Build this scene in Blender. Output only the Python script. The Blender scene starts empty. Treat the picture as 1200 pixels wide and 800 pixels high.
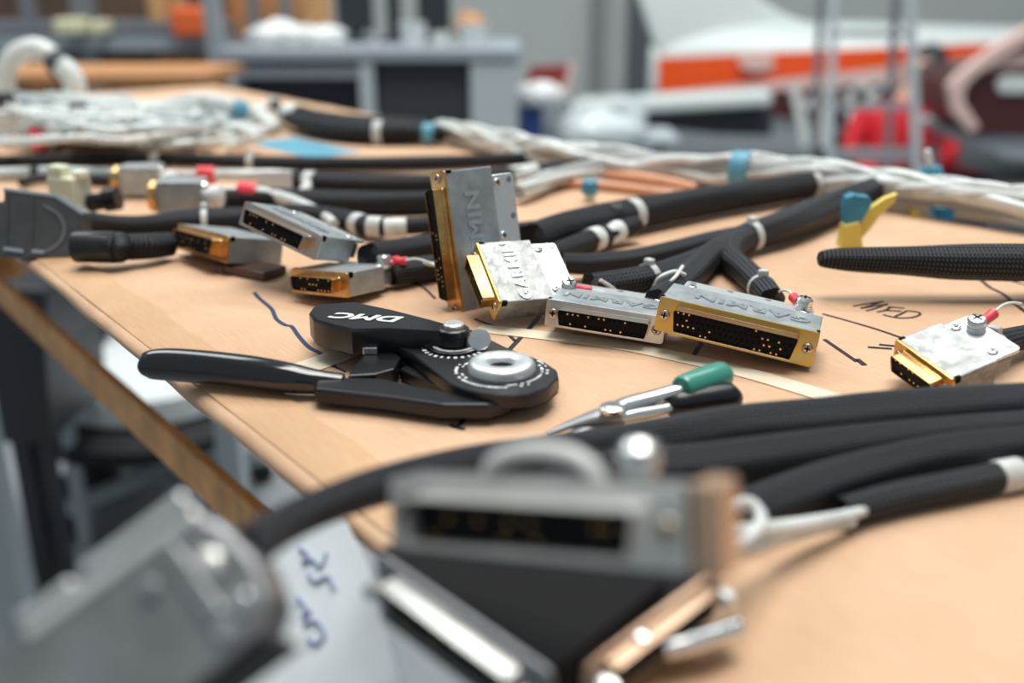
import bpy, bmesh, math, random
from mathutils import Vector, Matrix, Euler
random.seed(7)
S = bpy.context.scene
COL = S.collection
TZ = 0.90                       # table top height above the floor
# ------------------------------------------------------------------ camera
FPX, PITCH, CH = 1200*35/36, math.radians(19.5), 0.150
cam_d = bpy.data.cameras.new('camera'); cam = bpy.data.objects.new('camera', cam_d); COL.objects.link(cam)
cam_d.sensor_width = 36; cam_d.lens = 35; cam_d.clip_start = .01; cam_d.clip_end = 60
cam.location = (0, 0, TZ+CH); cam.rotation_euler = (math.radians(90)-PITCH, 0, 0)
cam_d.dof.use_dof = True; cam_d.dof.focus_distance = .432; cam_d.dof.aperture_fstop = 4.6; cam_d.dof.aperture_blades = 0
S.camera = cam
# ------------------------------------------------------------------ light
w = bpy.data.worlds.new('hangar_daylight'); S.world = w; w.use_nodes = True
w.node_tree.nodes['Background'].inputs[0].default_value = (.80, .92, 1.0, 1)
w.node_tree.nodes['Background'].inputs[1].default_value = .27
def area(name, loc, aim, size, power, color):
    d = bpy.data.lights.new(name, 'AREA'); d.shape = 'RECTANGLE'; d.size, d.size_y = size; d.energy = power; d.color = color
    o = bpy.data.objects.new(name, d); COL.objects.link(o); o.location = loc
    o.rotation_euler = (Vector(aim)-Vector(loc)).to_track_quat('-Z', 'Y').to_euler(); return o
area('skylight', (.25, .95, 5.0), (.0, .5, .9), (2.4, 2.4), 172, (1, .97, .92))
area('fill_rear', (1.2, 3.4, 4.8), (1.6, 6.0, 0.4), (3.5, 2.0), 160, (.95, 1, 1))  # unseen fill light added to brighten front faces of the aircraft and wall
area('skylight_side', (-2.6, 3.6, 4.8), (-1.2, 3.4, 0.3), (2.5, 2), 70, (.9, .97, 1))
vs = S.view_settings; vs.view_transform = 'Standard'; vs.look = 'None'; vs.exposure = 0.30; vs.gamma = 1; vs.use_curve_mapping = False

# ------------------------------------------------------------------ geometry of the place (table frame: z=0 is the table top)
_f = Vector((0, math.cos(PITCH), -math.sin(PITCH))); _u = Vector((0, math.sin(PITCH), math.cos(PITCH))); _r = Vector((1, 0, 0))
def ray(px, py): return _f + _r*((px-600)/FPX) + _u*((400-py)/FPX)
def P(px, py, z=0.0):           # measured point at height z (m) above the table top
    d = ray(px, py); t = (z-CH)/d.z; v = d*t; return Vector((v.x, v.y, TZ+z))
def Q(px, py, Y):               # measured point at ground distance Y
    d = ray(px, py); t = Y/d.y; v = d*t; return Vector((v.x, v.y, TZ+CH+v.z))

# ------------------------------------------------------------------ materials
MATS = {}
def nodes(m): return m.node_tree.nodes, m.node_tree.links
def mat(name, col, rough=.5, metal=0, bump=0, bscale=400, var=0, vscale=60, spec=.5, coat=0, trans=0, alpha=1, col2=None, stretch=(1, 1, 1), emit=0, uv=False):
    m = bpy.data.materials.new(name); m.use_nodes = True; n, l = nodes(m); b = n['Principled BSDF']
    b.inputs['Base Color'].default_value = (*col, 1); b.inputs['Roughness'].default_value = rough; b.inputs['Metallic'].default_value = metal
    b.inputs['Specular IOR Level'].default_value = spec; b.inputs['Coat Weight'].default_value = coat; b.inputs['Coat Roughness'].default_value = .12
    b.inputs['Transmission Weight'].default_value = trans; b.inputs['Alpha'].default_value = alpha
    if emit: b.inputs['Emission Color'].default_value = (*col, 1); b.inputs['Emission Strength'].default_value = emit
    if bump or var:
        tc = n.new('ShaderNodeTexCoord'); mp = n.new('ShaderNodeMapping'); mp.inputs['Scale'].default_value = stretch
        l.new(tc.outputs['Object'], mp.inputs[0])
    if var:
        t = n.new('ShaderNodeTexNoise'); t.inputs['Scale'].default_value = vscale; t.inputs['Detail'].default_value = 6; t.inputs['Roughness'].default_value = .6
        l.new(mp.outputs[0], t.inputs[0]); cr = n.new('ShaderNodeValToRGB')
        c2 = col2 if col2 else tuple(max(0, c*(1-var)) for c in col)
        c1 = col if col2 else tuple(min(1, c*(1+var)) for c in col)
        cr.color_ramp.elements[0].position = .35; cr.color_ramp.elements[1].position = .65
        cr.color_ramp.elements[0].color = (*c2, 1); cr.color_ramp.elements[1].color = (*c1, 1)
        l.new(t.outputs[0], cr.inputs[0]); l.new(cr.outputs[0], b.inputs['Base Color'])
    if bump:
        t = n.new('ShaderNodeTexNoise'); t.inputs['Scale'].default_value = bscale; t.inputs['Detail'].default_value = 4
        l.new(mp.outputs[0], t.inputs[0]); bp = n.new('ShaderNodeBump'); bp.inputs['Strength'].default_value = bump; bp.inputs['Distance'].default_value = .0004
        l.new(t.outputs[0], bp.inputs['Height']); l.new(bp.outputs[0], b.inputs['Normal'])
    MATS[name] = m; return m

def kraft(name, col, col2):
    m = bpy.data.materials.new(name); m.use_nodes = True; n, l = nodes(m); b = n['Principled BSDF']
    b.inputs['Roughness'].default_value = .62; b.inputs['Specular IOR Level'].default_value = .35
    tc = n.new('ShaderNodeTexCoord')
    mp = n.new('ShaderNodeMapping'); mp.inputs['Scale'].default_value = (1, 1, 1); mp.inputs['Rotation'].default_value = (0, 0, .95); l.new(tc.outputs['Object'], mp.inputs[0])
    st = n.new('ShaderNodeMapping'); st.inputs['Scale'].default_value = (60, 900, 60); l.new(mp.outputs[0], st.inputs[0])
    a = n.new('ShaderNodeTexNoise'); a.inputs['Scale'].default_value = 1; a.inputs['Detail'].default_value = 5; l.new(st.outputs[0], a.inputs[0])
    c = n.new('ShaderNodeTexNoise'); c.inputs['Scale'].default_value = 14; c.inputs['Detail'].default_value = 6; l.new(mp.outputs[0], c.inputs[0])
    mx = n.new('ShaderNodeMath'); mx.operation = 'MULTIPLY_ADD'; l.new(a.outputs[0], mx.inputs[0]); mx.inputs[1].default_value = .55; l.new(c.outputs[0], mx.inputs[2])
    cr = n.new('ShaderNodeValToRGB'); cr.color_ramp.elements[0].position = .55; cr.color_ramp.elements[1].position = 1.0
    cr.color_ramp.elements[0].color = (*col2, 1); cr.color_ramp.elements[1].color = (*col, 1)
    l.new(mx.outputs[0], cr.inputs[0]); l.new(cr.outputs[0], b.inputs['Base Color'])
    # soft creases
    vo = n.new('ShaderNodeTexNoise'); vo.inputs['Scale'].default_value = 7; vo.inputs['Detail'].default_value = 2; vo.inputs['Distortion'].default_value = 1.2; l.new(mp.outputs[0], vo.inputs[0])
    bp = n.new('ShaderNodeBump'); bp.inputs['Strength'].default_value = .6; bp.inputs['Distance'].default_value = .014; l.new(vo.outputs[0], bp.inputs['Height'])
    b2 = n.new('ShaderNodeBump'); b2.inputs['Strength'].default_value = .25; b2.inputs['Distance'].default_value = .0003; l.new(a.outputs[0], b2.inputs['Height']); l.new(bp.outputs[0], b2.inputs['Normal'])
    l.new(b2.outputs[0], b.inputs['Normal']); MATS[name] = m; return m

def braid(name, col, glint, rough=.5):
    # woven sleeve: uv.x along the cable, uv.y around it, both counted in strands
    m = bpy.data.materials.new(name); m.use_nodes = True; n, l = nodes(m); b = n['Principled BSDF']
    b.inputs['Roughness'].default_value = rough; b.inputs['Specular IOR Level'].default_value = .25
    uv = n.new('ShaderNodeUVMap'); uv.uv_map = 'UVMap'; sp = n.new('ShaderNodeSeparateXYZ'); l.new(uv.outputs[0], sp.inputs[0])
    def mth(op, a, c=None):
        k = n.new('ShaderNodeMath'); k.operation = op
        for i, v in enumerate((a, c)):
            if v is None: continue
            if isinstance(v, (int, float)): k.inputs[i].default_value = v
            else: l.new(v, k.inputs[i])
        return k.outputs[0]
    A = mth('ADD', sp.outputs[0], sp.outputs[1]); B = mth('SUBTRACT', sp.outputs[0], sp.outputs[1])
    sa = mth('ABSOLUTE', mth('SINE', mth('MULTIPLY', A, math.pi))); sb = mth('ABSOLUTE', mth('SINE', mth('MULTIPLY', B, math.pi)))
    chk = mth('MODULO', mth('ADD', mth('FLOOR', A), mth('FLOOR', B)), 2.0); chk = mth('ABSOLUTE', chk)
    mixn = n.new('ShaderNodeMix'); mixn.data_type = 'FLOAT'; l.new(chk, mixn.inputs[0]); l.new(sa, mixn.inputs[2]); l.new(sb, mixn.inputs[3])
    hgt = mixn.outputs[0]
    cr = n.new('ShaderNodeMix'); cr.data_type = 'RGBA'; cr.inputs[6].default_value = (*col, 1); cr.inputs[7].default_value = (*glint, 1)
    l.new(mth('MULTIPLY', mth('POWER', hgt, 3.0), chk), cr.inputs[0]); l.new(cr.outputs[2], b.inputs['Base Color'])  # strand crowns lightened: highlights on the weave mixed into the base colour
    bp = n.new('ShaderNodeBump'); bp.inputs['Strength'].default_value = .8; bp.inputs['Distance'].default_value = .0005; l.new(hgt, bp.inputs['Height']); l.new(bp.outputs[0], b.inputs['Normal'])
    MATS[name] = m; return m

def paint_bands(name, bands, rough=.35, noise=0):
    # aircraft paint: colour by height on the part itself (local z), [(z, colour), ...] rising
    m = bpy.data.materials.new(name); m.use_nodes = True; n, l = nodes(m); b = n['Principled BSDF']; b.inputs['Roughness'].default_value = rough
    tc = n.new('ShaderNodeTexCoord'); sp = n.new('ShaderNodeSeparateXYZ'); l.new(tc.outputs['Object'], sp.inputs[0])
    mr = n.new('ShaderNodeMapRange'); mr.inputs[1].default_value = -1; mr.inputs[2].default_value = 1; l.new(sp.outputs[2], mr.inputs[0])
    cr = n.new('ShaderNodeValToRGB'); cr.color_ramp.interpolation = 'CONSTANT'; e = cr.color_ramp.elements
    while len(e) < len(bands): e.new(.5)
    for k, (z, c) in enumerate(bands): e[k].position = (z+1)/2; e[k].color = (*c, 1)
    l.new(mr.outputs[0], cr.inputs[0]); l.new(cr.outputs[0], b.inputs['Base Color']); MATS[name] = m; return m

kraft('kraft_paper', (.66, .435, .28), (.54, .335, .20))
kraft('kraft_tape', (.60, .38, .215), (.50, .30, .165))
mat('masking_tape', (.74, .64, .48), .6, var=.06, vscale=80)
mat('ink_black', (.018, .020, .028), .5, spec=.3)
mat('pen_blue', (.26, .32, .48), .6)
mat('ink_blue', (.022, .045, .12), .5, spec=.3)
mat('chipboard', (.42, .26, .14), .8, bump=.8, bscale=500, var=.3, vscale=300)
mat('cast_aluminium', (.40, .44, .455), .46, .8, bump=.25, bscale=700, var=.18, vscale=90)
mat('worn_aluminium', (.33, .34, .335), .50, .7, bump=1.0, bscale=330, var=.30, vscale=160)
mat('letter_metal', (.52, .56, .57), .36, .85, var=.1, vscale=200)
mat('dull_aluminium', (.27, .28, .29), .42, .7, bump=.2, bscale=500, var=.15, vscale=60)
mat('hood_metal', (.13, .13, .125), .42, .55, bump=.2, bscale=500, var=.15, vscale=60)
mat('plate_aluminium', (.74, .76, .76), .36, .8, bump=.25, bscale=300, stretch=(1, 12, 1), var=.06, vscale=200)
mat('steel', (.55, .53, .50), .28, .9, var=.2, vscale=120, col2=(.60, .45, .33))
mat('bright_steel', (.74, .75, .74), .22, .95)
mat('tin_steel', (.70, .70, .67), .36, .7, var=.12, vscale=70)
mat('gold', (.72, .47, .18), .30, .95, var=.3, vscale=130, col2=(.52, .27, .10))
mat('zinc_yellow', (.70, .46, .08), .34, .85, var=.3, vscale=140, col2=(.52, .44, .22))
mat('rim_gold', (.78, .60, .42), .25, .95, var=.3, vscale=90, col2=(.70, .40, .28))
mat('copper_plate', (.62, .42, .29), .40, .6, var=.15, vscale=80)
mat('dark_copper', (.10, .06, .04), .4, .5)
mat('contact_gold', (1.0, .62, .22), .25, .9)
mat('insert_black', (.0045, .0045, .005), .6, spec=.15)
mat('hole_black', (.0015, .0015, .0015), .7, spec=.1)
mat('black_gloss', (.004, .004, .005), .14, spec=.6, coat=.5)
mat('black_anodised', (.008, .0085, .010), .36, bump=.3, bscale=1200)
mat('black_satin', (.008, .0085, .010), .30, spec=.45)
mat('black_rubber', (.014, .015, .018), .55)
mat('matte_black', (.010, .010, .011), .75, spec=.12)
mat('print_white', (.72, .75, .75), .5)
braid('braid_black', (.005, .0055, .007), (.085, .095, .11))
braid('braid_far', (.005, .0055, .007), (.040, .045, .055), .5)
mat('shrink_black', (.012, .013, .016), .38, bump=.3, bscale=200)
mat('red_vinyl', (.80, .055, .075), .32, spec=.5, var=.1, vscale=200)
mat('white_wire', (.70, .74, .72), .42, var=.10, vscale=120)
mat('grey_tube', (.52, .58, .59), .35, var=.10, vscale=60)
mat('cable_tie', (.66, .68, .66), .35, trans=.15)
mat('shield_wire', (.62, .65, .63), .5, var=.22, vscale=60, bump=.5, bscale=300)
mat('core_grey', (.30, .31, .30), .6)
mat('pink_wire', (.72, .36, .22), .45, var=.15, vscale=40)
mat('cream_plastic', (.74, .74, .55), .38, var=.06, vscale=90)
mat('blue_plastic', (.045, .27, .42), .4, var=.15, vscale=90)
mat('blue_tape', (.10, .33, .45), .5, var=.08, vscale=60)
mat('yellow_sleeve', (.80, .62, .13), .45, bump=.4, bscale=150)
mat('green_grip', (.045, .27, .20), .30, coat=.3)
mat('bag_plastic', (.70, .74, .76), .32, bump=.6, bscale=25, var=.08, vscale=20)
mat('lath_wood', (.66, .32, .11), .6, var=.25, vscale=30, stretch=(1, 8, 1), bump=.3, bscale=200)
mat('concrete', (.245, .265, .285), .5, var=.10, vscale=3)
mat('wall_paint', (.52, .54, .52), .7, var=.03, vscale=2)
mat('column_paint', (.25, .25, .25), .6); mat('tail_edge_shade', (.10, .105, .115), .6)
mat('grey_metal', (.27, .31, .34), .5, var=.05, vscale=4)
mat('light_metal', (.43, .48, .50), .5, var=.04, vscale=4)
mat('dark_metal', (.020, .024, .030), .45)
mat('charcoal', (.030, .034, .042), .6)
mat('rack_steel', (.15, .165, .185), .5)
mat('brown_card', (.11, .062, .040), .75, var=.2, vscale=3)
mat('tan_card', (.50, .28, .12), .7, var=.15, vscale=4)
mat('ochre_wood', (.44, .21, .085), .7, var=.2, vscale=5)
mat('orange_box', (.75, .13, .03), .5)
mat('white_film', (.72, .74, .73), .35, bump=.8, bscale=12)
mat('white_plastic', (.66, .70, .70), .4); mat('red_dark', (.25, .028, .020), .5); mat('navy', (.02, .05, .19), .5); mat('deep_blue', (.015, .045, .16), .5)
mat('aircraft_white', (.60, .65, .63), .35); mat('aircraft_orange', (.80, .085, .012), .35); mat('aircraft_pink', (.66, .47, .42), .4)
mat('aircraft_maroon', (.065, .014, .016), .3); mat('frame_grey', (.30, .31, .33), .4, .3); mat('red_shirt', (.62, .012, .022), .7); mat('trousers', (.03, .03, .04), .8)
mat('skin', (.55, .33, .24), .5); mat('hair', (.010, .012, .012), .5); mat('foam_black', (.012, .013, .016), .8); mat('cream_box', (.62, .60, .40), .6)

# ------------------------------------------------------------------ mesh builder
class MB:
    def __init__(s, scale=1.0): s.v = []; s.f = []; s.uv = {}; s.k = scale
    def add(s, vs, fs, M=None):
        o = len(s.v)
        for p in vs:
            p = Vector(p)
            s.v.append((M @ p if M else p)*s.k)
        s.f += [tuple(o+i for i in f) for f in fs]
    def box(s, c, d, M=None):
        x, y, z = d[0]/2, d[1]/2, d[2]/2
        vs = [(c[0]+a*x, c[1]+b*y, c[2]+e*z) for a in (-1, 1) for b in (-1, 1) for e in (-1, 1)]
        s.add(vs, [(0, 1, 3, 2), (4, 6, 7, 5), (0, 4, 5, 1), (2, 3, 7, 6), (0, 2, 6, 4), (1, 5, 7, 3)], M)
    def prism(s, poly, a, b, axis='z', ch=0, M=None):
        # polygon extruded between a and b; ch: small chamfer at both ends
        cx = sum(p[0] for p in poly)/len(poly); cy = sum(p[1] for p in poly)/len(poly)
        def put(p, h):
            return {'z': (p[0], p[1], h), 'y': (p[0], h, p[1]), 'x': (h, p[0], p[1])}[axis]
        rings = [(a, 0)]
        if ch: 
            def sh(p): 
                d = Vector((p[0]-cx, p[1]-cy)); L = d.length or 1; return (p[0]-d.x/L*ch, p[1]-d.y/L*ch)
            sg = 1 if b > a else -1
            R = [[put(sh(p), a) for p in poly], [put(p, a+sg*ch) for p in poly], [put(p, b-sg*ch) for p in poly], [put(sh(p), b) for p in poly]]
        else: R = [[put(p, a) for p in poly], [put(p, b) for p in poly]]
        n = len(poly); vs = [q for r in R for q in r]; fs = []
        for k in range(len(R)-1):
            for i in range(n): fs.append((k*n+i, k*n+(i+1) % n, (k+1)*n+(i+1) % n, (k+1)*n+i))
        fs.append(tuple(range(n))[::-1]); fs.append(tuple(range((len(R)-1)*n, len(R)*n)))
        s.add(vs, fs, M)
    def ring(s, outer, inner, a, b, axis='y', M=None):
        n = len(outer)
        def put(p, h): return {'z': (p[0], p[1], h), 'y': (p[0], h, p[1]), 'x': (h, p[0], p[1])}[axis]
        R = [[put(p, a) for p in outer], [put(p, b) for p in outer], [put(p, b) for p in inner], [put(p, a) for p in inner]]
        vs = [q for r in R for q in r]; fs = []
        for k in range(4):
            for i in range(n): fs.append((k*n+i, k*n+(i+1) % n, ((k+1) % 4)*n+(i+1) % n, ((k+1) % 4)*n+i))
        s.add(vs, fs, M)
    def lathe(s, prof, n=16, M=None):
        vs = []; fs = []
        for (r, z) in prof:
            for i in range(n):
                t = 2*math.pi*i/n; vs.append((r*math.cos(t), r*math.sin(t), z))
        for k in range(len(prof)-1):
            for i in range(n): fs.append((k*n+i, k*n+(i+1) % n, (k+1)*n+(i+1) % n, (k+1)*n+i))
        fs.append(tuple(range(n))[::-1]); fs.append(tuple(range((len(prof)-1)*n, len(prof)*n)))
        s.add(vs, fs, M)
    def tube(s, pts, rad, n=10, strand=None, squash=None, lobes=0):
        pts = [Vector(p) for p in pts]
        if isinstance(rad, (int, float)): rad = [rad]*len(pts)
        L = [0]
        for a, b in zip(pts, pts[1:]): L.append(L[-1]+(b-a).length)
        t = (pts[1]-pts[0]).normalized(); up = Vector((0, 0, 1)) if abs(t.z) < .9 else Vector((0, 1, 0))
        nrm = (up-t*up.dot(t)).normalized(); o = len(s.v); N = len(pts); base = len(s.f)
        nst = max(6, round(2*math.pi*(sum(rad)/len(rad))/strand)) if strand else 1
        for i, p in enumerate(pts):
            t2 = (pts[min(i+1, N-1)]-pts[max(i-1, 0)]).normalized()
            nrm = (nrm-t2*nrm.dot(t2)).normalized(); bi = t2.cross(nrm)
            for k in range(n):
                a = 2*math.pi*k/n; q = squash if squash else 1; lb = 1+(.05*math.sin(lobes*a+L[i]*25)+.03*math.sin(3*a-L[i]*40) if lobes else 0)
                s.v.append((p+(nrm*math.cos(a)*q+bi*math.sin(a))*rad[i]*lb)*s.k)
        for i in range(N-1):
            for k in range(n):
                k2 = (k+1) % n; fi = len(s.f)
                s.f.append((o+i*n+k, o+i*n+k2, o+(i+1)*n+k2, o+(i+1)*n+k))
                if strand:
                    u0, u1 = L[i]/strand, L[i+1]/strand; v0, v1 = k/n*nst, (k+1)/n*nst
                    s.uv[fi] = ((u0, v0), (u0, v1), (u1, v1), (u1, v0))
        s.f.append(tuple(o+k for k in range(n))[::-1]); s.f.append(tuple(o+(N-1)*n+k for k in range(n)))
    def build(s, name, m, parent=None, smooth=False, bevel=0, M=None, angle=35):
        me = bpy.data.meshes.new(name); me.from_pydata([tuple(v) for v in s.v], [], s.f); me.update()
        if s.uv:
            ul = me.uv_layers.new(name='UVMap')
            for fi, c in s.uv.items():
                pl = me.polygons[fi]
                for j, li in enumerate(pl.loop_indices): ul.data[li].uv = c[j]
        bm = bmesh.new(); bm.from_mesh(me); bmesh.ops.recalc_face_normals(bm, faces=bm.faces); bm.to_mesh(me); bm.free()
        me.materials.append(MATS[m])
        if smooth:
            me.polygons.foreach_set('use_smooth', [True]*len(me.polygons))
            me.set_sharp_from_angle(angle=math.radians(angle))
        return link(name, me, parent, M, bevel)
def link(name, me, parent=None, M=None, bevel=0):
    o = bpy.data.objects.new(name, me); COL.objects.link(o)
    if parent: o.parent = parent
    if M is not None: o.matrix_local = M
    if bevel:
        b = o.modifiers.new('bevel', 'BEVEL'); b.width = bevel; b.segments = 2; b.limit_method = 'ANGLE'; b.angle_limit = math.radians(40)
    return o
def thing(name, label, cat, loc=(0, 0, 0), rot=(0, 0, 0), group=None):
    o = bpy.data.objects.new(name, None); COL.objects.link(o); o.empty_display_size = .01
    o.location = loc; o.rotation_euler = rot; tag(o, label, cat, group); return o
def tag(o, label, cat, group=None, kind=None):
    if label: o['label'] = label
    if cat: o['category'] = cat
    if group: o['group'] = group
    if kind: o['kind'] = kind
    return o
def struct(o): o['kind'] = 'structure'; return o
def rrect(w, h, r, n=4):
    out = []
    for sx, sy, a0 in ((1, 1, 0), (-1, 1, 90), (-1, -1, 180), (1, -1, 270)):
        for k in range(n+1):
            a = math.radians(a0+90*k/n); out.append((sx*(w/2-r)+r*math.cos(a), sy*(h/2-r)+r*math.sin(a)))
    return out
def dshape(w, h, r=2.0, n=4, tap=.18):
    # D outline: wide at the top (+), narrower below
    d = h*tap; c = [(w/2, h/2), (-w/2, h/2), (-w/2+d, -h/2), (w/2-d, -h/2)]
    out = []
    for i in range(4):
        p0, p, p1 = Vector(c[i-1]), Vector(c[i]), Vector(c[(i+1) % 4])
        a = (p0-p).normalized(); b = (p1-p).normalized(); q = p+(a+b).normalized()*r/math.sin(a.angle(b)/2)
        s0 = p+a*((q-p).dot(a)); s1 = p+b*((q-p).dot(b))
        for k in range(n+1):
            t = k/n; v = (s0-q).slerp(s1-q, t) if (s0-q).length > 1e-6 else s0-q; out.append((q.x+v.x, q.y+v.y))
    return out
def spline(pts, sub=8):
    # Catmull-Rom through tuples of any length
    pts = [tuple(p) for p in pts]; e = [tuple(2*a-b for a, b in zip(pts[0], pts[1]))]+pts+[tuple(2*a-b for a, b in zip(pts[-1], pts[-2]))]; out = []
    for i in range(1, len(e)-2):
        for k in range(sub):
            t = k/sub; out.append(tuple(.5*((2*b)+(-a+c)*t+(2*a-5*b+4*c-d)*t*t+(-a+3*b-3*c+d)*t**3) for a, b, c, d in zip(e[i-1], e[i], e[i+1], e[i+2])))
    out.append(pts[-1]); return out
def text_mesh(txt, size, depth, fat=0.0, shear=0.0, space=1.0):
    c = bpy.data.curves.new('lettering', 'FONT'); c.body = txt; c.size = size; c.extrude = depth/2; c.offset = fat; c.shear = shear; c.align_x = 'CENTER'; c.align_y = 'CENTER'; c.space_character = space; c.resolution_u = 3
    o = bpy.data.objects.new('lettering', c); COL.objects.link(o); bpy.context.view_layer.update()
    me = bpy.data.meshes.new_from_object(o.evaluated_get(bpy.context.evaluated_depsgraph_get())); bpy.data.objects.remove(o); bpy.data.curves.remove(c); return me
def lettering(name, txt, size, depth, m, parent, M, fat=0.0, shear=0.0, sx=1.0, space=1.0):
    me = text_mesh(txt, size, depth, fat, shear, space); me.materials.clear(); me.materials.append(MATS[m])
    return link(name, me, parent, M @ Matrix.Diagonal((sx, 1, 1, 1)))
T = Matrix.Translation
def RX(a): return Matrix.Rotation(math.radians(a), 4, 'X')
def RY(a): return Matrix.Rotation(math.radians(a), 4, 'Y')
def RZ(a): return Matrix.Rotation(math.radians(a), 4, 'Z')
mm = .001
def ribbon(pts, w, lift=.00025, zs=None):
    # flat stroke lying on the paper, through measured ground points
    pts = [Vector(p) for p in pts]; b = MB(); vs = []; N = len(pts)
    for i, p in enumerate(pts):
        t = pts[min(i+1, N-1)]-pts[max(i-1, 0)]; t.z = 0; t.normalize(); s = Vector((-t.y, t.x, 0)); ww = w[i] if isinstance(w, list) else w
        vs += [p+s*ww/2+Vector((0, 0, lift)), p-s*ww/2+Vector((0, 0, lift)), p-s*ww/2+Vector((0, 0, lift*.3)), p+s*ww/2+Vector((0, 0, lift*.3))]
    b.add(vs, [(4*i+k, 4*i+(k+1) % 4, 4*i+4+(k+1) % 4, 4*i+4+k) for i in range(N-1) for k in range(4)]+[(0, 1, 2, 3), (4*N-1, 4*N-2, 4*N-3, 4*N-4)]); return b

# ================================================================== SETTING
b = MB(); b.box((0, 5, -.05), (16, 16, .1)); struct(b.build('floor', 'concrete'))
b = MB(); b.box((0, 10.05, 2.5), (16, .1, 5)); struct(b.build('wall_back', 'wall_paint'))
for i, (x0, x1, m) in enumerate(((692, 708, 'column_paint'), (736, 775, 'tail_edge_shade'))):  # second strip: dark colour standing in for the tail's shadow and rudder edge
    a, c = Q(x0, 60, 9.9), Q(x1, 60, 9.9); b = MB(); b.box(((a.x+c.x)/2, 9.93, 2.5), (c.x-a.x, .14, 5)); struct(b.build('wall_strip_%d' % (i+1), m))

# ------------------------------------------------------------------ workbench
E0 = P(40, 310); EU = Vector((-.614, .789, 0)); EN = Vector((.789, .614, 0))     # left edge line: direction away, inward normal
def tb(s, t, z=0): v = E0+EU*s+EN*t; return Vector((v.x, v.y, TZ+z))             # s along the bench, t across
bench = thing('workbench', 'long workbench covered in brown kraft paper', 'table', tb(.4, .26, -TZ))
def on_bench(o): o.parent = bench; o.matrix_parent_inverse = Matrix.Translation(-bench.location); return o
S0, S1, BW = -.95, 1.02, .530
b = MB(); q = [tb(S0, .004), tb(S1, .004), tb(S1, BW-.004), tb(S0, BW-.004)]
b.prism([(v.x, v.y) for v in q], TZ-.007, TZ-.0012); on_bench(b.build('top_board', 'chipboard'))
# paper: skin folded over both long edges with rounded corners, gently wavy along the fold
prof = [(.004, -.0075), (.001, -.0068), (-.0004, -.0050), (0, -.0025), (.0018, -.0006), (.006, 0)] + [(.006+(BW-.012)*k/14, 0) for k in range(1, 14)] + [(BW-.006, 0), (BW-.0018, -.0006), (BW, -.0025), (BW+.0004, -.0050), (BW-.001, -.0068), (BW-.004, -.0075)]
b = MB(); n = len(prof); NS = 150; vs = []; fs = []
for i in range(NS+1):
    s = S0+(S1-S0)*i/NS
    for j, (t, z) in enumerate(prof):
        e = 1 if (j < 5 or j >= n-5) else 0
        vs.append(tb(s, t+e*.0007*math.sin(s*61+j)*math.sin(s*23), z-e*.0003*(1+math.sin(s*47))))
for i in range(NS):
    for j in range(n-1): fs.append((i*n+j, i*n+j+1, (i+1)*n+j+1, (i+1)*n+j))
b.add(vs, fs); on_bench(b.build('paper_cover', 'kraft_paper', smooth=True, angle=60))
# folded hem of the paper, glued flat along the edge
b = MB(); vs = []; N = 90
for i in range(N+1):
    s = -.55+1.7*i/N; w_ = .026+.0010*math.sin(s*90)+.0008*math.sin(s*37)
    for t, z in ((.004, .0), (.005, .0006), (w_-.0015, .0008), (w_, .0007), (w_+.0003, .0)): vs.append(tb(s, t, z))
b.add(vs, [(i*5+j, i*5+j+1, (i+1)*5+j+1, (i+1)*5+j) for i in range(N) for j in range(4)]); on_bench(b.build('paper_hem', 'kraft_tape', smooth=True))
for s, t in ((-.75, .42), (-.75, .10), (.14, .47), (.92, .08), (.92, .45)):
    v = tb(s, t, 0); b = MB(); b.box((v.x, v.y, (TZ-.007)/2), (.04, .04, TZ-.007)); on_bench(b.build('leg', 'light_metal', bevel=.003))
a = P(-60, 285, -.15); c = P(345, 655, -.15); d = (c-a).normalized(); M_ = Matrix.Translation((a+c)/2) @ d.to_track_quat('X', 'Z').to_matrix().to_4x4()
b = MB(); b.box((0, 0, 0), ((c-a).length, .008, .031)); o = b.build('apron_rail', 'lath_wood', bevel=.002, M=M_); on_bench(o); o['label'] = 'bare brown wooden rail'
for s in (.62,):
    b = MB(); v = tb(s, .1, -.09); b.box(v, (.03, .03, .14)); on_bench(b.build('rail_bracket', 'lath_wood'))

# tapes
def tape(name, label, pts, wid, m, group=None):
    b = ribbon([P(*p) for p in spline(pts, 8)], wid, .0005); o = b.build(name, m); return tag(o, label, 'tape', group)
tape('masking_tape', 'cream masking tape strip running right from the crimp tool head to the pliers', [(560, 385), (640, 394), (720, 404), (800, 420), (880, 439), (985, 470)], [.011]*40+[.012]*10, 'masking_tape')
o = tape('masking_tape', 'cream masking tape strip wrapped over the bench edge beside the crimp tool handle', [(268, 466), (300, 452), (340, 438), (390, 420), (440, 402), (500, 386)], .014, 'masking_tape')
tape('painters_tape', 'pale blue tape strip stuck to the far part of the bench', [(318, 164), (350, 172), (395, 182)], .055, 'blue_tape')

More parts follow.
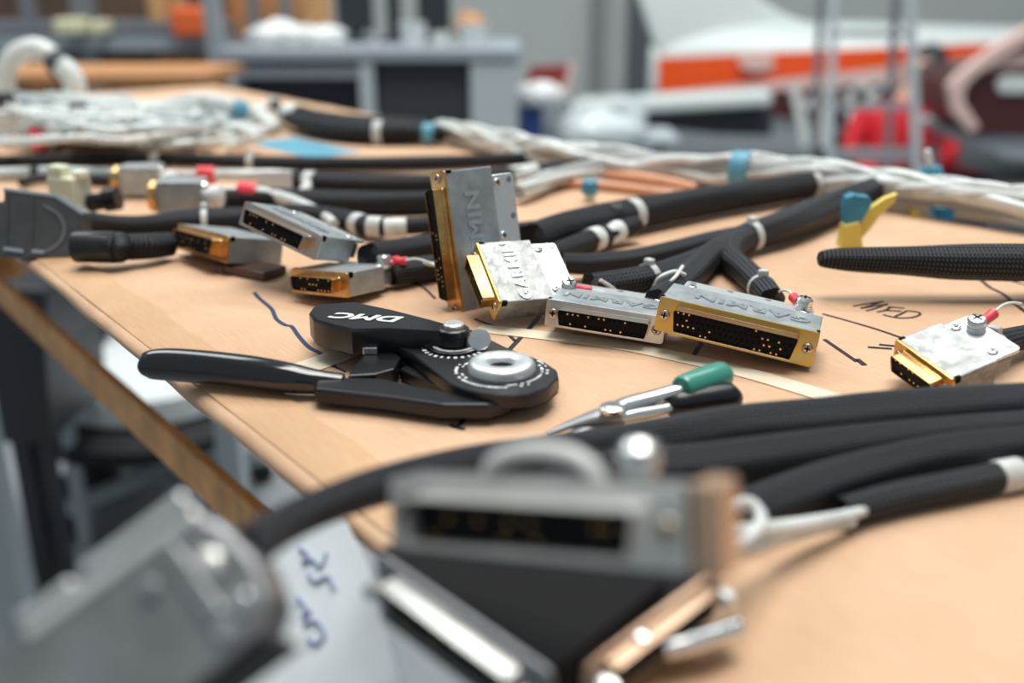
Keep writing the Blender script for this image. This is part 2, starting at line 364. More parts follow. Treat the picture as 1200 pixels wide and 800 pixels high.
# marker lines on the paper
def ink(pts, w_, m='ink_black', sub=6):
    on_bench(ribbon([P(*p) for p in spline(pts, sub)], w_*mm, .00035).build('marker_line', m))
ink([(298, 343), (304, 350), (318, 362), (324, 374), (334, 381), (342, 383), (350, 394), (362, 407), (376, 415), (392, 430)], 2.0, 'ink_blue')
ink([(392, 430), (405, 436)], .9, 'ink_blue')
ink([(482, 330), (497, 338), (510, 350)], 1.4); ink([(556, 374), (575, 381), (590, 388), (604, 400)], 1.5); ink([(632, 370), (622, 383), (610, 396), (596, 411)], 2.2)
ink([(545, 489), (541, 495), (538, 499)], 1.8, 'ink_black', 2); ink([(527, 498), (538, 502), (545, 503)], 2.0, 'ink_black', 2); ink([(530, 501), (538, 501)], 1.2, 'ink_black', 2)
ink([(822, 402), (814, 415), (809, 425)], 2.0); ink([(805, 422), (812, 426)], 2.0, 'ink_black', 2)
ink([(964, 368), (1000, 378), (1030, 387), (1056, 396)], 1.3); ink([(966, 398), (985, 411), (1004, 424)], 1.8); ink([(1004, 421), (1013, 428)], 2.4, 'ink_black', 2)
ink([(1148, 327), (1160, 337), (1176, 345), (1190, 357), (1210, 372)], 2.0); ink([(1176, 327), (1205, 335)], 1.2)
ink([(1017, 407), (1045, 409)], 1.6, 'ink_black', 2); ink([(1030, 404), (1050, 406)], 1.6, 'ink_black', 2)
ink([(690, 282), (684, 290)], 1.6, 'ink_black', 2); ink([(690, 296), (684, 300)], 1.4, 'ink_black', 2)
# M F D
for st in ([(1000, 359), (1018, 356), (1035, 353.5)], [(1035, 353.5), (1024, 357), (1009, 361.5)], [(1009, 361.5), (1025, 359), (1040, 356.5)], [(1040, 356.5), (1028, 361), (1015, 364.5)],
           [(1040, 360), (1050, 360.5), (1060, 361.5)], [(1038, 364), (1047, 364.5), (1056, 365)], [(1044, 360), (1037, 364), (1028, 366)],
           [(1035, 369), (1050, 372.5), (1067, 372.5), (1078, 369), (1075, 366), (1063, 364.5)], [(1063, 364.5), (1056, 368), (1049, 371)]):
    ink(st, 1.15, 'ink_black', 4)

# ================================================================== CONNECTORS
def screw(parent, M, r=2.4, h=1.2, m='steel', name='screw', pan=True):
    b = MB(mm); b.lathe([(r, 0), (r, h*.45), (r*.86, h*.85), (r*.45, h)], 16); o = b.build(name, m, parent, smooth=True, M=M, angle=50)
    b = MB(mm); L = r*1.15; t = r*.30
    b.box((0, 0, h*.98), (L, t, h*.12)); b.box((0, 0, h*.98), (t, L, h*.12)); b.build('cross_slot', 'hole_black', o); return o
def tmm(x, y, z): return T((x*mm, y*mm, z*mm))
def connector(label, loc, rot, W, TH, flange_m, shell_m, body_m, text=True, pins=None, seed=0, D=27, plate=True, ground=None, group=None, rows=2, shell_h=None, lug=6.5, fscrews=True, txt_size=None, insert_m='insert_black', long_screws=False, name='connector', plate_screws=2, text_dx=0, recess=.9):
    rnd = random.Random(seed); L = Vector(loc); L.z += TZ
    t = thing(name, label, 'connector', L, tuple(math.radians(a) for a in rot), group)
    sw = W*.83; sh = shell_h or TH*.84
    b = MB(mm); b.prism(rrect(W, TH, 1.3), -.5, .6, 'y', .15); b.build('flange', flange_m, t, smooth=True)
    out = dshape(sw, sh, 2.6); inn = dshape(sw-1.0, sh-1.0, 2.2); base = dshape(sw+1.4, sh+1.4, 3.0)
    b = MB(mm); n = len(out); R = []
    for pts, y in ((base, -.5), (dshape(sw+.5, sh+.5, 2.8), -1.0), (out, -1.9), (out, -lug+.3), (dshape(sw-.4, sh-.4, 2.4), -lug), (inn, -lug+.1), (inn, -1.0)): R.append([(p[0], y, p[1]) for p in pts])
    vs = [q for r in R for q in r]; b.add(vs, [(k*n+i, k*n+(i+1) % n, (k+1)*n+(i+1) % n, (k+1)*n+i) for k in range(len(R)-1) for i in range(n)])
    b.build('shell', shell_m, t, smooth=True)
    b = MB(mm); b.prism(inn, -.6, -lug+recess, 'y'); ins = b.build('insert', insert_m, t, smooth=True)
    # contact holes, and the contacts that catch light
    holes = MB(mm); gold = MB(mm); ncol = int((sw-6)/2.35); yy = -lug+recess; k = 0
    for r_ in range(rows):
        z = (rows-1)/2-r_; z *= (sh-3.4)/max(rows-.4, 1)
        for c in range(ncol):
            x = (c-(ncol-1)/2+(.5 if r_ % 2 else 0)-.25)*2.35*(.97 if r_ else 1)
            M = T((x, yy, z)) @ RX(90); holes.lathe([(.62, 0), (.62, .03)], 6, M)
            if (pins and (c, r_) in pins) or (not pins and rnd.random() < .30):
                gold.lathe([(.46, -.2), (.46, .10), (.25, .22)], 7, M)
    if holes.v: o = holes.build('contact_holes', 'hole_black', ins); o['kind'] = 'stuff'
    if gold.v: o = gold.build('contacts', 'contact_gold', ins); o['kind'] = 'stuff'
    if fscrews:
        for sx in (-1, 1):
            if long_screws:
                b = MB(mm); b.lathe([(2.3, 0), (2.3, 5.5), (1.9, 6)], 6); b.build('jack_screw', 'bright_steel', t, smooth=True, M=tmm(sx*(W/2-3.6), -.5, 0) @ RX(90))
            else: screw(t, tmm(sx*(W/2-3.5), -.5, 0) @ RX(90), 2.3, 1.0)
    Bt = TH-.4; bw = W-1.0
    b = MB(mm); b.box((0, D/2+.6, 0), (bw, D, Bt)); body = b.build('backshell', body_m, t, bevel=.5*mm)
    for sx in (-1, 1):
        b = MB(mm); b.box((sx*(bw/2-.4), 2.2, Bt/2-1.2), (1.4, 2.6, 2.8)); b.build('corner_notch', 'hole_black', body)
    if text:
        sz = txt_size or min(W*.165, 9.5)
        lettering('raised_lettering', 'GARMIN', sz*mm*1.22, 1.1*mm, 'letter_metal', body, tmm(text_dx, D*.5+.5, Bt/2) @ RZ(180), fat=sz*.035*mm, sx=1.12, space=1.10)
    if plate:
        b = MB(mm); pw = W*.86; b.prism([(p[0], p[1]+D+6.8) for p in rrect(pw, 13.6, 1.5)], Bt/2-2.6, Bt/2-.9, 'z', .2); pl = b.build('cover_plate', 'plate_aluminium', t, smooth=True)
        b = MB(mm); b.box((0, D+5.2, -.9), (pw*.97, 9.6, Bt-4.6)); b.build('strain_relief', 'dull_aluminium', t, bevel=.6*mm)
        for i in range(plate_screws):
            x = -pw/2+4+(pw-8)*i/(plate_screws-1); screw(pl, tmm(x, D+3.4, Bt/2-.9), 2.2, .9, 'bright_steel')
        nh = max(2, int(pw/13))
        for i in range(nh):
            x = -pw/2+3.2+(pw-6.4)*i/(nh-1); b = MB(mm); b.lathe([(1.55, 0), (1.5, .12), (.8, .05)], 12); b.build('plate_hole', 'dull_aluminium', pl, smooth=True, M=tmm(x, D+10.8, Bt/2-.9))
        if ground:
            gx, wire = ground
            b = MB(mm); b.lathe([(4.2, 0), (4.2, .9)], 18); b.build('ring_terminal', 'bright_steel', t, smooth=True, M=tmm(gx, D+9, Bt/2-.8))
            b = MB(mm); b.lathe([(3.9, 0), (3.9, .8), (3.4, 1), (3.4, 1.6), (3.8, 1.8), (3.8, 3.4), (3.0, 4.4), (1.4, 4.8)], 20); g = b.build('ground_screw', 'bright_steel', t, smooth=True, M=tmm(gx, D+9, Bt/2+.1))
            b = MB(mm); b.box((0, 0, 4.75), (4.4, .9, .3)); b.box((0, 0, 4.75), (.9, 4.4, .3)); b.build('cross_slot', 'hole_black', g)
            if wire:
                dx, dy = wire; d = Vector((dx, dy, 0)).normalized(); s0 = Vector((gx, D+9, Bt/2+.6))+d*3.6; s1 = s0+d*8+Vector((0, 0, .5))
                b = MB(mm); b.tube([s0, s0+d*.8, s0+d*1.0, s0+d*4, s1-d*.3, s1], [1.6, 1.8, 2.2, 2.1, 2.3, 1.9], 12); b.build('terminal_sleeve', 'red_vinyl', t, smooth=True)
                pth = spline([s1-d*1.0, s1+d*5+Vector((0, 0, 1)), s1+d*12+Vector((0, 0, -1)), s1+d*19+Vector((0, 0, -5))], 6)
                b = MB(mm); b.tube(pth, .62, 8); b.build('ground_wire', 'white_wire', t, smooth=True)
    return t
def away(loc, k):  # move along the sight line
    c = Vector((0, 0, CH)); return tuple(c+(Vector(loc)-c)*k)

connector('large upright backshell connector standing on end with gold flange, tallest on the bench', away((-.0309, .4632, .0352), 1.03), (0, 78.2, -53.2), 71, 13.2, 'gold', 'gold', 'cast_aluminium', rows=3, plate_screws=3, txt_size=9.2, text_dx=1,
          pins=[(8, 1), (9, 1), (8, 2), (13, 1), (14, 2), (15, 1), (16, 2), (17, 1), (17, 2), (18, 1), (18, 2), (19, 1)])
connector('small worn connector with yellow gold flange leaning against the tall upright one', away((-.0127, .4614, .0175), .985), (-2.7, 33.3, -68.7), 39.1, 13, 'zinc_yellow', 'gold', 'worn_aluminium', rows=3, ground=(13, (.35, .94)), seed=3, txt_size=6.6)
connector('silver flanged connector lying flat between the worn one and the yellow flanged one', (.0412, .4211, .0105), (-3.3, 4.2, -16.2), 54, 12.5, 'tin_steel', 'steel', 'cast_aluminium', rows=2,
          pins=[(1, 0), (2, 0), (1, 1), (3, 0), (5, 0), (4, 1), (7, 0), (8, 0), (8, 1), (9, 1), (11, 1), (12, 0)], txt_size=8)
connector('wide connector with bright yellow flange and many rowed black face beside the handwritten letters', (.0938, .3966, .0142), (-2.8, 7.5, -20.2), 67.5, 15.3, 'zinc_yellow', 'rim_gold', 'cast_aluminium', rows=4, seed=11, ground=(24, (-.5, .9)), txt_size=9.0, text_dx=4,
          pins=[(0, 0), (1, 0), (1, 1), (2, 0), (0, 2), (1, 2), (2, 2), (3, 2), (4, 3), (5, 3), (6, 2), (14, 0), (15, 1), (16, 1), (16, 2), (15, 3), (17, 2), (18, 1), (18, 3), (17, 3), (14, 3), (19, 2)])
connector('steel faced connector tilted on top of the other two at the left', away((-.1138, .4785, .0385), 1.06), (-16.2, 12.5, -33.4), 56, 13.2, 'steel', 'steel', 'cast_aluminium', rows=2, pins=[(1, 0), (2, 0), (1, 1), (3, 0), (6, 0), (5, 1), (8, 0), (8, 1), (9, 1), (11, 1), (12, 1)], fscrews=False, txt_size=7)
connector('copper gold faced connector with rows of contacts propped beside the left bench edge', away((-.1458, .457, .0374), 1.215), (-12.6, -3.1, -47.6), 64.5, 15.2, 'gold', 'gold', 'cast_aluminium', text=False, rows=4, seed=5, fscrews=False, plate=False, D=33)
connector('small gold flanged connector under the tilted stack, nearest the crimp tool handle', (-.0967, .4823, .0105), (-5.5, -5.0, -32.4), 39.1, 12.5, 'gold', 'gold', 'cast_aluminium', text=False, rows=3, seed=9, ground=(12, (.9, .5)), fscrews=False)
connector('rough silver connector with amber flange beside the right end of the foreground cable', away((.1696, .3834, .0012), .945), (13.6, 11.8, -66.1), 31.5, 12.5, 'gold', 'gold', 'worn_aluminium', text=False, rows=2, seed=4, D=21, ground=(-5, (-.2, 1)))
# ================================================================== TOOLS
def wp(o, t):                    # part modelled in place: keep its place under its thing
    o.parent = t; o.matrix_parent_inverse = Matrix.Translation(-Vector(t.location)); return o
def outline(pxs, z): return [(P(x, y, z).x, P(x, y, z).y) for x, y in pxs]
ct = thing('crimp_tool', 'black hand crimp tool with round silver dial lying on the paper', 'tool', P(588, 450))
top = .0115
b = MB(); b.prism(outline([(420, 384), (484, 415), (527, 449), (545, 456), (568, 461), (592, 463), (620, 461), (642, 454), (653, 443), (652, 433), (640, 425), (622, 417), (602, 410), (588, 404), (574, 397), (562, 389), (545, 384), (516, 381)], top), TZ+.0058, TZ+top, 'z', .0005)
head = wp(b.build('head_plate', 'black_anodised', smooth=True), ct)
b = MB(); b.prism(outline([(468, 432), (500, 446), (527, 453), (545, 459), (568, 464), (592, 466), (620, 464), (643, 456), (655, 444), (653, 434), (640, 428), (602, 413), (570, 402), (520, 400)], .0056), TZ+.0006, TZ+.0056, 'z', .0006); wp(b.build('head_base', 'black_anodised', smooth=True), ct)
c = P(588, 434, top); b = MB(mm); b.lathe([(13.0, 0), (13.0, 2.4), (12.4, 3.6), (11, 4.2), (7.0, 4.3), (5.2, 3.2), (4.6, 1.5)], 40); o = wp(b.build('positioner_ring', 'plate_aluminium', smooth=True, M=T(c), angle=50), ct)
b = MB(mm); b.lathe([(4.7, 1.4), (4.7, 1.7)], 20); b.build('bore', 'hole_black', o)
c2 = P(532, 407, top); b = MB(mm); b.lathe([(10.5, 0), (10.5, 1.0), (9.8, 1.3)], 40); wp(b.build('selector_plate', 'black_satin', smooth=True, M=T(c2)), ct)
b = MB(mm); b.lathe([(5.6, 1.3), (5.6, 5.6), (6.4, 6.0), (6.4, 8.2), (5.6, 8.8), (4.4, 8.9)], 28); o = wp(b.build('selector_knob', 'black_satin', smooth=True, M=T(c2)), ct)
b = MB(mm); b.lathe([(4.2, 8.9), (4.2, 10.2), (3.4, 10.8)], 24); b.build('knob_cap', 'tin_steel', o, smooth=True)
b = MB(mm); b.lathe([(4.6, -1), (4.6, 1), (3.6, 1.3)], 24); wp(b.build('turret_pin', 'bright_steel', smooth=True, M=T(P(562, 398, top+.004)) @ RX(62)), ct)
# printed marks around dial and selector (too small to read)
b = MB(mm); rnd = random.Random(2)
for k in range(54):
    a = math.radians(150+k*5.0); rr = rnd.choice((15.6, 17.6)); M = T(Vector((rr*math.cos(a), rr*math.sin(a), .12))) @ Matrix.Rotation(a+1.57, 4, 'Z')
    if not (P(588, 434, top)-P(532, 407, top)).length*1000 < 3: b.box((0, 0, 0), (rnd.uniform(.7, 1.5), rnd.uniform(.7, 1.4), .12), M)
o = b.build('dial_print', 'print_white', None, M=T(c)); wp(o, ct)
b = MB(mm)
for k in range(40):
    a = math.radians(100+k*6.5); M = T(Vector((8.2*math.cos(a), 8.2*math.sin(a), 1.35))) @ Matrix.Rotation(a, 4, 'Z'); b.box((0, 0, 0), (1.6, rnd.uniform(.4, .8), .12), M)
for k in range(12):
    a = math.radians(185+k*13); M = T(Vector((12.4*math.cos(a), 12.4*math.sin(a), .12))) @ Matrix.Rotation(a, 4, 'Z'); b.box((0, 0, 0), (1.7, rnd.uniform(.8, 1.6), .12), M)
wp(b.build('selector_print', 'print_white', None, M=T(c2)), ct)
b = MB(); zt = .0195
b.prism(outline([(362, 365), (366, 359), (374, 356), (413, 353), (460, 362), (505, 374), (540, 384), (541, 390), (500, 387), (455, 385), (412, 386), (388, 380), (368, 374)], zt), TZ+.0075, TZ+zt, 'z', .0012)
mh = wp(b.build('moving_handle', 'black_satin', smooth=True), ct)
b = MB(); b.prism(outline([(363, 369), (366, 363), (374, 360), (413, 357), (440, 362), (412, 388), (388, 382), (369, 377)], .0135), TZ+.0072, TZ+.0137); wp(b.build('handle_grip', 'black_gloss', bevel=.001), ct)
M_ = T(P(432, 371.5, zt+.0002)) @ RZ(180-12); o = lettering('printed_lettering', 'DMC', .0100, .0002, 'print_white', None, M_, fat=.00035, shear=.25, sx=1.35); wp(o, ct)
b = MB(); b.prism(outline([(420, 385), (470, 384), (520, 386), (548, 392), (530, 404), (490, 408), (455, 398)], .0095), TZ+.003, TZ+.0095); wp(b.build('link_block', 'black_anodised', bevel=.0006), ct)
b = MB(); b.prism(outline([(407, 440), (418, 424), (430, 411), (452, 404), (470, 418), (462, 432), (440, 438)], .009), TZ+.002, TZ+.009); wp(b.build('toggle_link', 'black_satin', bevel=.0008), ct)
b = MB(); b.box(P(434, 410, .0105), (.006, .003, .003), None); wp(b.build('ratchet_pawl', 'bright_steel', bevel=.0004), ct)
b = MB(); b.prism(outline([(368, 443), (400, 441), (445, 442), (496, 452), (535, 460), (600, 466), (575, 474), (520, 474), (450, 464), (368, 455)], .0085), TZ+.0022, TZ+.0085, 'z', .0012); wp(b.build('fixed_handle', 'black_satin', bevel=.0012), ct)
pp = spline([(164, 428, 9.0, 1.5), (167, 428, 9.0, 4.2), (176, 427, 9.0, 5.8), (200, 427, 9, 6.6), (250, 431, 8.6, 6.7), (300, 437, 8.2, 6.6), (340, 443, 7.5, 6.0), (370, 447, 6.3, 4.9), (402, 450, 5.6, 4.2)], 5)
b = MB(); b.tube([P(x, y, z*mm) for x, y, z, r in pp], [r*mm for *_, r in pp], 20); wp(b.build('handle_sleeve', 'black_gloss', smooth=True), ct)

pl = thing('pliers', 'small steel needle nose pliers with one green and one black grip', 'tool', P(718, 490))
def wtube(name, pts, m, parent, n=12, sub=5, strand=None, squash=None):
    pp = spline(pts, sub) if len(pts) > 2 else pts
    b = MB(); b.tube([P(x, y, z*mm) for x, y, z, r in pp], [r*mm for *_, r in pp], n, strand, squash); o = b.build(name, m, smooth=True)
    if parent: wp(o, parent)
    return o
wtube('jaw', [(724, 483, 9, 4.6), (700, 488, 8, 4.0), (670, 497, 6, 2.4), (640, 508, 4, .8)], 'dull_aluminium', pl, squash=.6)
wtube('jaw', [(722, 489, 5, 4.4), (702, 497, 5, 3.4), (672, 508, 4, 2.0), (650, 515, 3, .7)], 'dull_aluminium', pl, squash=.6)
wtube('handle_arm', [(716, 484, 8, 4.0), (733, 474, 9, 3.6), (768, 464, 10, 3.2), (806, 453, 12, 3.0)], 'bright_steel', pl, squash=.7)
wtube('handle_arm', [(714, 489, 5, 4.0), (735, 486, 6, 3.4), (770, 480, 6, 3.2), (806, 470, 7, 3.0)], 'bright_steel', pl, squash=.7)
o = wtube('grip', [(797, 456, 12, 3.2), (800, 455, 12, 5.0), (822, 448, 12, 5.6), (842, 441, 12, 5.6), (849, 439, 12, 4.6), (851, 438, 12, 1.5)], 'green_grip', pl, 16); o['label'] = 'green plastic grip'
o = wtube('grip', [(790, 475, 6, 3.2), (794, 474, 6.5, 5.4), (825, 469, 7, 5.8), (852, 466, 7, 5.8), (860, 465, 7, 4.6), (862, 464, 7, 1.5)], 'black_satin', pl, 16); o['label'] = 'black plastic grip'
b = MB(mm); b.lathe([(4.4, 0), (4.4, 1.6), (3.2, 2.2)], 20); wp(b.build('pivot', 'bright_steel', smooth=True, M=T(P(717, 481, .0115))), pl)

# ================================================================== CABLES
def cable(name, label, pts, m='braid_black', n=18, ties=(), strand=2.1, group=None, cat='cable', sub=7, tie_m='cable_tie', root=None):
    # pts: (px, py, height mm, radius mm); ties: (fraction, length mm, material, extra radius mm)
    pp = spline(pts, sub); wpts = [P(x, y, z*mm) for x, y, z, r in pp]; rad = [r*mm for *_, r in pp]
    if root is None:
        mid = wpts[len(wpts)//2].copy(); mid.z -= rad[len(rad)//2]
        root = thing(name, label, cat, mid, group=group)
    b = MB(); b.tube(wpts, rad, 30 if m == 'braid_black' else n, strand*mm if m.startswith('braid') else None, lobes=(6 if m == 'braid_black' else 5) if m.startswith('braid') else 0); wp(b.build('sleeve' if m.startswith('braid') else 'jacket', m, smooth=True, angle=60), root)
    for fr, ln, tm, ex in ties:
        i = min(len(wpts)-2, max(1, int(fr*(len(wpts)-1)))); c = wpts[i]; d = (wpts[i+1]-wpts[i-1]).normalized(); h = ln*mm/2; r = rad[i]+ex*mm
        b = MB(); b.tube([c-d*h, c-d*h*.9, c+d*h*.9, c+d*h], [r*.97, r, r, r*.97], 18); wp(b.build('tie_wrap' if tm == 'cable_tie' else 'tape_band', tm, smooth=True), root)
        if tm == 'cable_tie' and ln < 8:
            b = MB(); q = d.to_track_quat('X', 'Z').to_matrix().to_4x4(); b.box((0, 0, 0), (ln*mm*1.1, .005, .005), T(c+Vector((0, 0, r))) @ q); wp(b.build('tie_head', tm, bevel=.0008), root)
    return root
cable('braided_cable', 'long foreground black braided cable arching left to the grey hooded connector', [(287, 645, 50, 4.2), (335, 613, 42, 4.4), (420, 577, 33, 4.9), (520, 552, 23, 5.4), (620, 537, 15, 6.3), (705, 529, 11, 7.6), (810, 513, 10, 8.6), (866, 505, 10, 9), (950, 498, 10, 9.4), (1050, 490, 10, 9.6), (1260, 480, 10, 10), (1480, 474, 10, 10), (1750, 478, 10, 10)], strand=1.25)
cable('braided_cable', 'second foreground black cable lying just in front of the long arching one', [(610, 562, 9, 6), (720, 556, 9, 8), (820, 549, 9, 8.5), (930, 535, 9, 8), (1060, 519, 9, 7.5), (1250, 504, 9, 7.5), (1480, 496, 9, 7.5), (1740, 500, 9, 7.5)], strand=1.25)
cable('braided_cable', 'foreground black cable curving out from behind the loose pale wires', [(850, 612, 7.5, 7), (920, 585, 7.5, 7.2), (1000, 558, 7.5, 7.2), (1100, 535, 7.5, 7.2), (1250, 522, 7.5, 7.2), (1480, 516, 7.5, 7.2), (1730, 522, 7.5, 7.2)], strand=1.25)
cable('braided_cable', 'thin foreground black cable with a pale tie at the right frame edge', [(985, 600, 5, 4.6), (1050, 583, 5, 4.8), (1120, 569, 5, 4.8), (1180, 557, 5, 4.8), (1260, 545, 5, 4.8), (1480, 536, 5, 4.8), (1720, 540, 5, 4.8)], ties=((.50, 9, 'cable_tie', .6),))
st = cable('braided_cable', 'free end of black braided sleeve floating over the paper at the right', [(959, 303, 21, 2.6), (963, 303, 21, 4.2), (980, 303, 21, 5.6), (1010, 304, 20.5, 6.5), (1060, 305, 20, 7.3), (1120, 307, 19.5, 8.8), (1180, 308, 19, 9.2), (1260, 311, 17, 9.3), (1400, 335, 10, 9.3), (1560, 345, 9.5, 9.3)], n=26, strand=2.0)
# middle group
cable('braided_cable', 'thick black cable running from the tall upright connector up to the white harness', [(622, 283, 14, 10.5), (660, 268, 13, 10.5), (740, 252, 12, 10.5), (830, 235, 12, 10), (905, 223, 12, 9.6), (958, 215, 12, 9.4), (1000, 205, 14, 9)], 'braid_far', ties=((.34, 8, 'cable_tie', .5), (.82, 7, 'cable_tie', .5), (.29, 9, 'shrink_black', .6)))
cable('braided_cable', 'short black branch with pale sleeve ends tied beneath the thick cable', [(628, 306, 9, 7), (660, 294, 8, 7), (692, 282, 8, 7), (722, 272, 9, 6.6), (748, 262, 12, 5)], 'braid_far', ties=((.55, 9, 'shield_wire', .5), (.74, 13, 'shield_wire', .3)))
cable('braided_cable', 'black braided cable leaving the worn connector and passing behind the red terminal', [(656, 308, 12, 5.5), (690, 309, 9, 6), (740, 304, 7, 6), (790, 294, 7, 6), (835, 284, 8, 6.4), (880, 274, 10, 6)], ties=())
cable('braided_cable', 'black braided cable with a clear tie behind the silver flanged connector', [(690, 336, 9, 7), (720, 333, 8, 7.6), (760, 326, 8, 7.6), (800, 314, 8, 7.6), (840, 298, 8.5, 7.4), (875, 280, 10, 7)], ties=((.40, 4, 'cable_tie', .5),))
cable('braided_cable', 'double ridged black cable from the yellow flanged connector joining the trunk', [(768, 352, 12, 5.5), (800, 330, 9, 7.6), (830, 302, 8.5, 7.6), (858, 284, 9, 7.6), (885, 275, 11, 8.5), (925, 262, 12, 9.5), (975, 242, 12, 10), (1010, 228, 13, 10), (1036, 219, 14, 9.6)], ties=((.49, 5, 'cable_tie', .9), (.97, 7, 'cable_tie', .5)))
cable('braided_cable', 'black cable bowing down into the back of the yellow flanged connector', [(905, 352, 12, 6), (893, 338, 10, 6.6), (873, 318, 8, 6.8), (856, 302, 8, 6.8), (862, 287, 10, 6.8), (884, 276, 11, 6)], ties=((.22, 3.5, 'cable_tie', .6),))
cable('braided_cable', 'short black cable joining the rough silver connector from the right', [(1146, 412, 13, 5.2), (1165, 404, 12, 5.4), (1190, 397, 9, 5.4), (1260, 388, 6, 5.4), (1480, 380, 6, 5.4)], ties=((.23, 5, 'cable_tie', .6),))
# left group
cable('braided_cable', 'long thin black cable stretching across the far bench to the white harness', [(-40, 190, 7, 5), (80, 187, 7, 5.5), (200, 186, 7, 5.5), (330, 191, 7, 6), (420, 192, 7, 6), (520, 190, 7, 6), (600, 186, 7, 5.6), (655, 182, 8, 5)], 'braid_far', ties=((.27, 8, 'cable_tie', 1.2), (.40, 6, 'cable_tie', 1.2)))
cable('braided_cable', 'upper of two thick black cables passing behind the tall connector', [(330, 210, 8, 7), (380, 214, 8, 8), (450, 216, 8, 8), (520, 216, 8, 8), (590, 208, 9, 8), (640, 200, 11, 7), (690, 192, 12, 6)], 'braid_far', ties=((.12, 9, 'cable_tie', .8), (.74, 24, 'shield_wire', .4)))
cable('braided_cable', 'lower of two thick black cables passing behind the tall connector', [(255, 232, 8, 6), (320, 232, 8, 7.5), (400, 237, 8, 8), (470, 238, 8, 8), (530, 236, 8, 8), (590, 236, 8, 8)], 'braid_far')
cable('braided_cable', 'black cable with pale ties curling behind the tilted connector stack', [(300, 252, 8, 6.5), (350, 250, 8, 6.5), (400, 256, 8, 6.5), (430, 265, 8, 6.5), (470, 266, 8, 5.5), (530, 262, 8, 5.5)], 'braid_far', ties=((.56, 9, 'cable_tie', .8), (.67, 9, 'cable_tie', .8), (.78, 14, 'shield_wire', .4)))
cable('braided_cable', 'black cable lying between the silver barrel connectors and the grey hood', [(98, 256, 8, 6), (130, 262, 8, 6), (170, 264, 8, 6.5), (220, 261, 9, 8.5), (270, 259, 9, 8.5), (330, 256, 9, 7)], 'braid_far', ties=((.70, 4, 'cable_tie', .8),))
cable('braided_cable', 'black cable and boot leaving the grey hood toward the left connector stack', [(99, 289, 13, 8.2), (120, 289, 13, 8.6), (139, 289, 13, 8.6), (143, 289, 12, 7.6), (175, 288, 11, 7.4), (199, 286, 9, 7.0)], 'braid_far', ties=((.12, 22, 'shrink_black', .5),))
cable('braided_cable', 'black cable running from the tilted connector behind the tall one', [(432, 300, 16, 7), (465, 295, 10, 7.6), (510, 288, 8, 7.6), (560, 282, 8, 7.6), (640, 270, 8, 7)], 'braid_far')
cable('braided_cable', 'black cable leaving the small gold flanged connector toward the tall one', [(458, 320, 9, 6.6), (485, 316, 8, 7), (520, 312, 7.5, 7), (575, 312, 7.5, 7)], 'braid_black')
cable('coaxial_cable', 'pale grey coaxial cable lying left of the silver barrel connectors', [(-30, 205, 6, 5), (20, 203, 6, 5), (60, 203, 6, 6), (100, 204, 6, 6), (134, 205, 8, 6)], 'grey_tube', ties=((.42, 6, 'shrink_black', .8),))
cable('coaxial_cable', 'thin dark cable bending out from under the grey hood', [(25, 214, 5, 3.5), (45, 209, 5, 3.5), (80, 208, 5, 3.5), (130, 210, 6, 3.5)], 'shrink_black')

# barrel connectors in line
def barrel(label, x0, x1, y, tail, sc=1.0):
    a = P(x0, y, .014*sc); c = P(x1, y, .014*sc); d = (c-a); L = d.length*1000; M0 = T(a) @ RZ(math.degrees(math.atan2(d.y, d.x)))
    t = thing('coaxial_connector', label, 'connector', (0, 0, 0)); t.matrix_world = M0; t.location = a; t.rotation_euler = (0, 0, math.atan2(d.y, d.x))
    g = L*.16
    b = MB(mm*1); b.lathe([(9.5*sc, 0), (10.5*sc, 1), (10.5*sc, g-1), (9.5*sc, g)], 8, RY(90)); b.build('gold_collar', 'gold', t, smooth=True)
    b = MB(mm); b.box((g+L*.36, 0, 0), (L*.70, 21*sc, 23*sc)); b.build('housing', 'cast_aluminium', t, bevel=.001)
    b = MB(mm); b.lathe([(6*sc, 0), (6*sc, L*.12), (7.5*sc, L*.13), (7.5*sc, L*.26), (5*sc, L*.30)], 16, T((L*.86, 0, 0)) @ RY(90)); b.build('clamp_nut', 'white_plastic', t, smooth=True)
    b = MB(mm); b.lathe([(3.4*sc, 0), (3.4*sc, 3), (2, 4.5)], 14, T((L*.93, -9*sc, 7*sc))); b.build('ground_screw', 'bright_steel', t, smooth=True)
    return t
barrel('silver block connector with gold collar, farther of the two in line', 134, 198, 210, None, .95)
barrel('silver block connector with gold collar, nearer of the two in line', 177, 250, 230, None, 1.05)
for nm, lab, path in (('farther', 'pale wire with a red sleeve looping from the farther silver block', [(206, 204, 13, 3), (225, 204, 13, 3), (246, 205, 13, 4.6), (280, 205, 11, 4.6), (325, 205, 10, 4.6), (352, 208, 9, 4.2), (360, 218, 8, 3.6), (352, 226, 8, 3.2)]),
                      ('nearer', 'pale wire with a red sleeve fraying from the nearer silver block', [(256, 224, 13, 3), (275, 223, 13, 3), (298, 225, 12, 4.6), (325, 230, 10, 4.6), (350, 238, 9, 4), (376, 250, 9, 3.6), (392, 262, 8, 3)])):
    t = cable('lead_wire', lab, path, 'shield_wire', ties=(((.27 if nm == 'farther' else .30), 13, 'red_vinyl', 2.6),), cat='wire')
    r2 = random.Random(len(nm))
    for k in range(3):
        off = [(x+r2.uniform(-4, 6), y+r2.uniform(-3, 6), max(2, z-3), 1.3) for x, y, z, r in path[3:]]
        o = wtube('strand', off, 'white_wire', t, 6)
b = MB(); b.box((0, 0, .0), (.026, .004, .016), T(P(322, 213, .01)) @ RZ(5)); b.box((0, 0, .0), (.006, .012, .012), T(P(310, 213, .008))); o = b.build('label_flag', 'white_plastic'); tag(o, 'small white tag clipped to the looping red sleeved wire', 'tag')

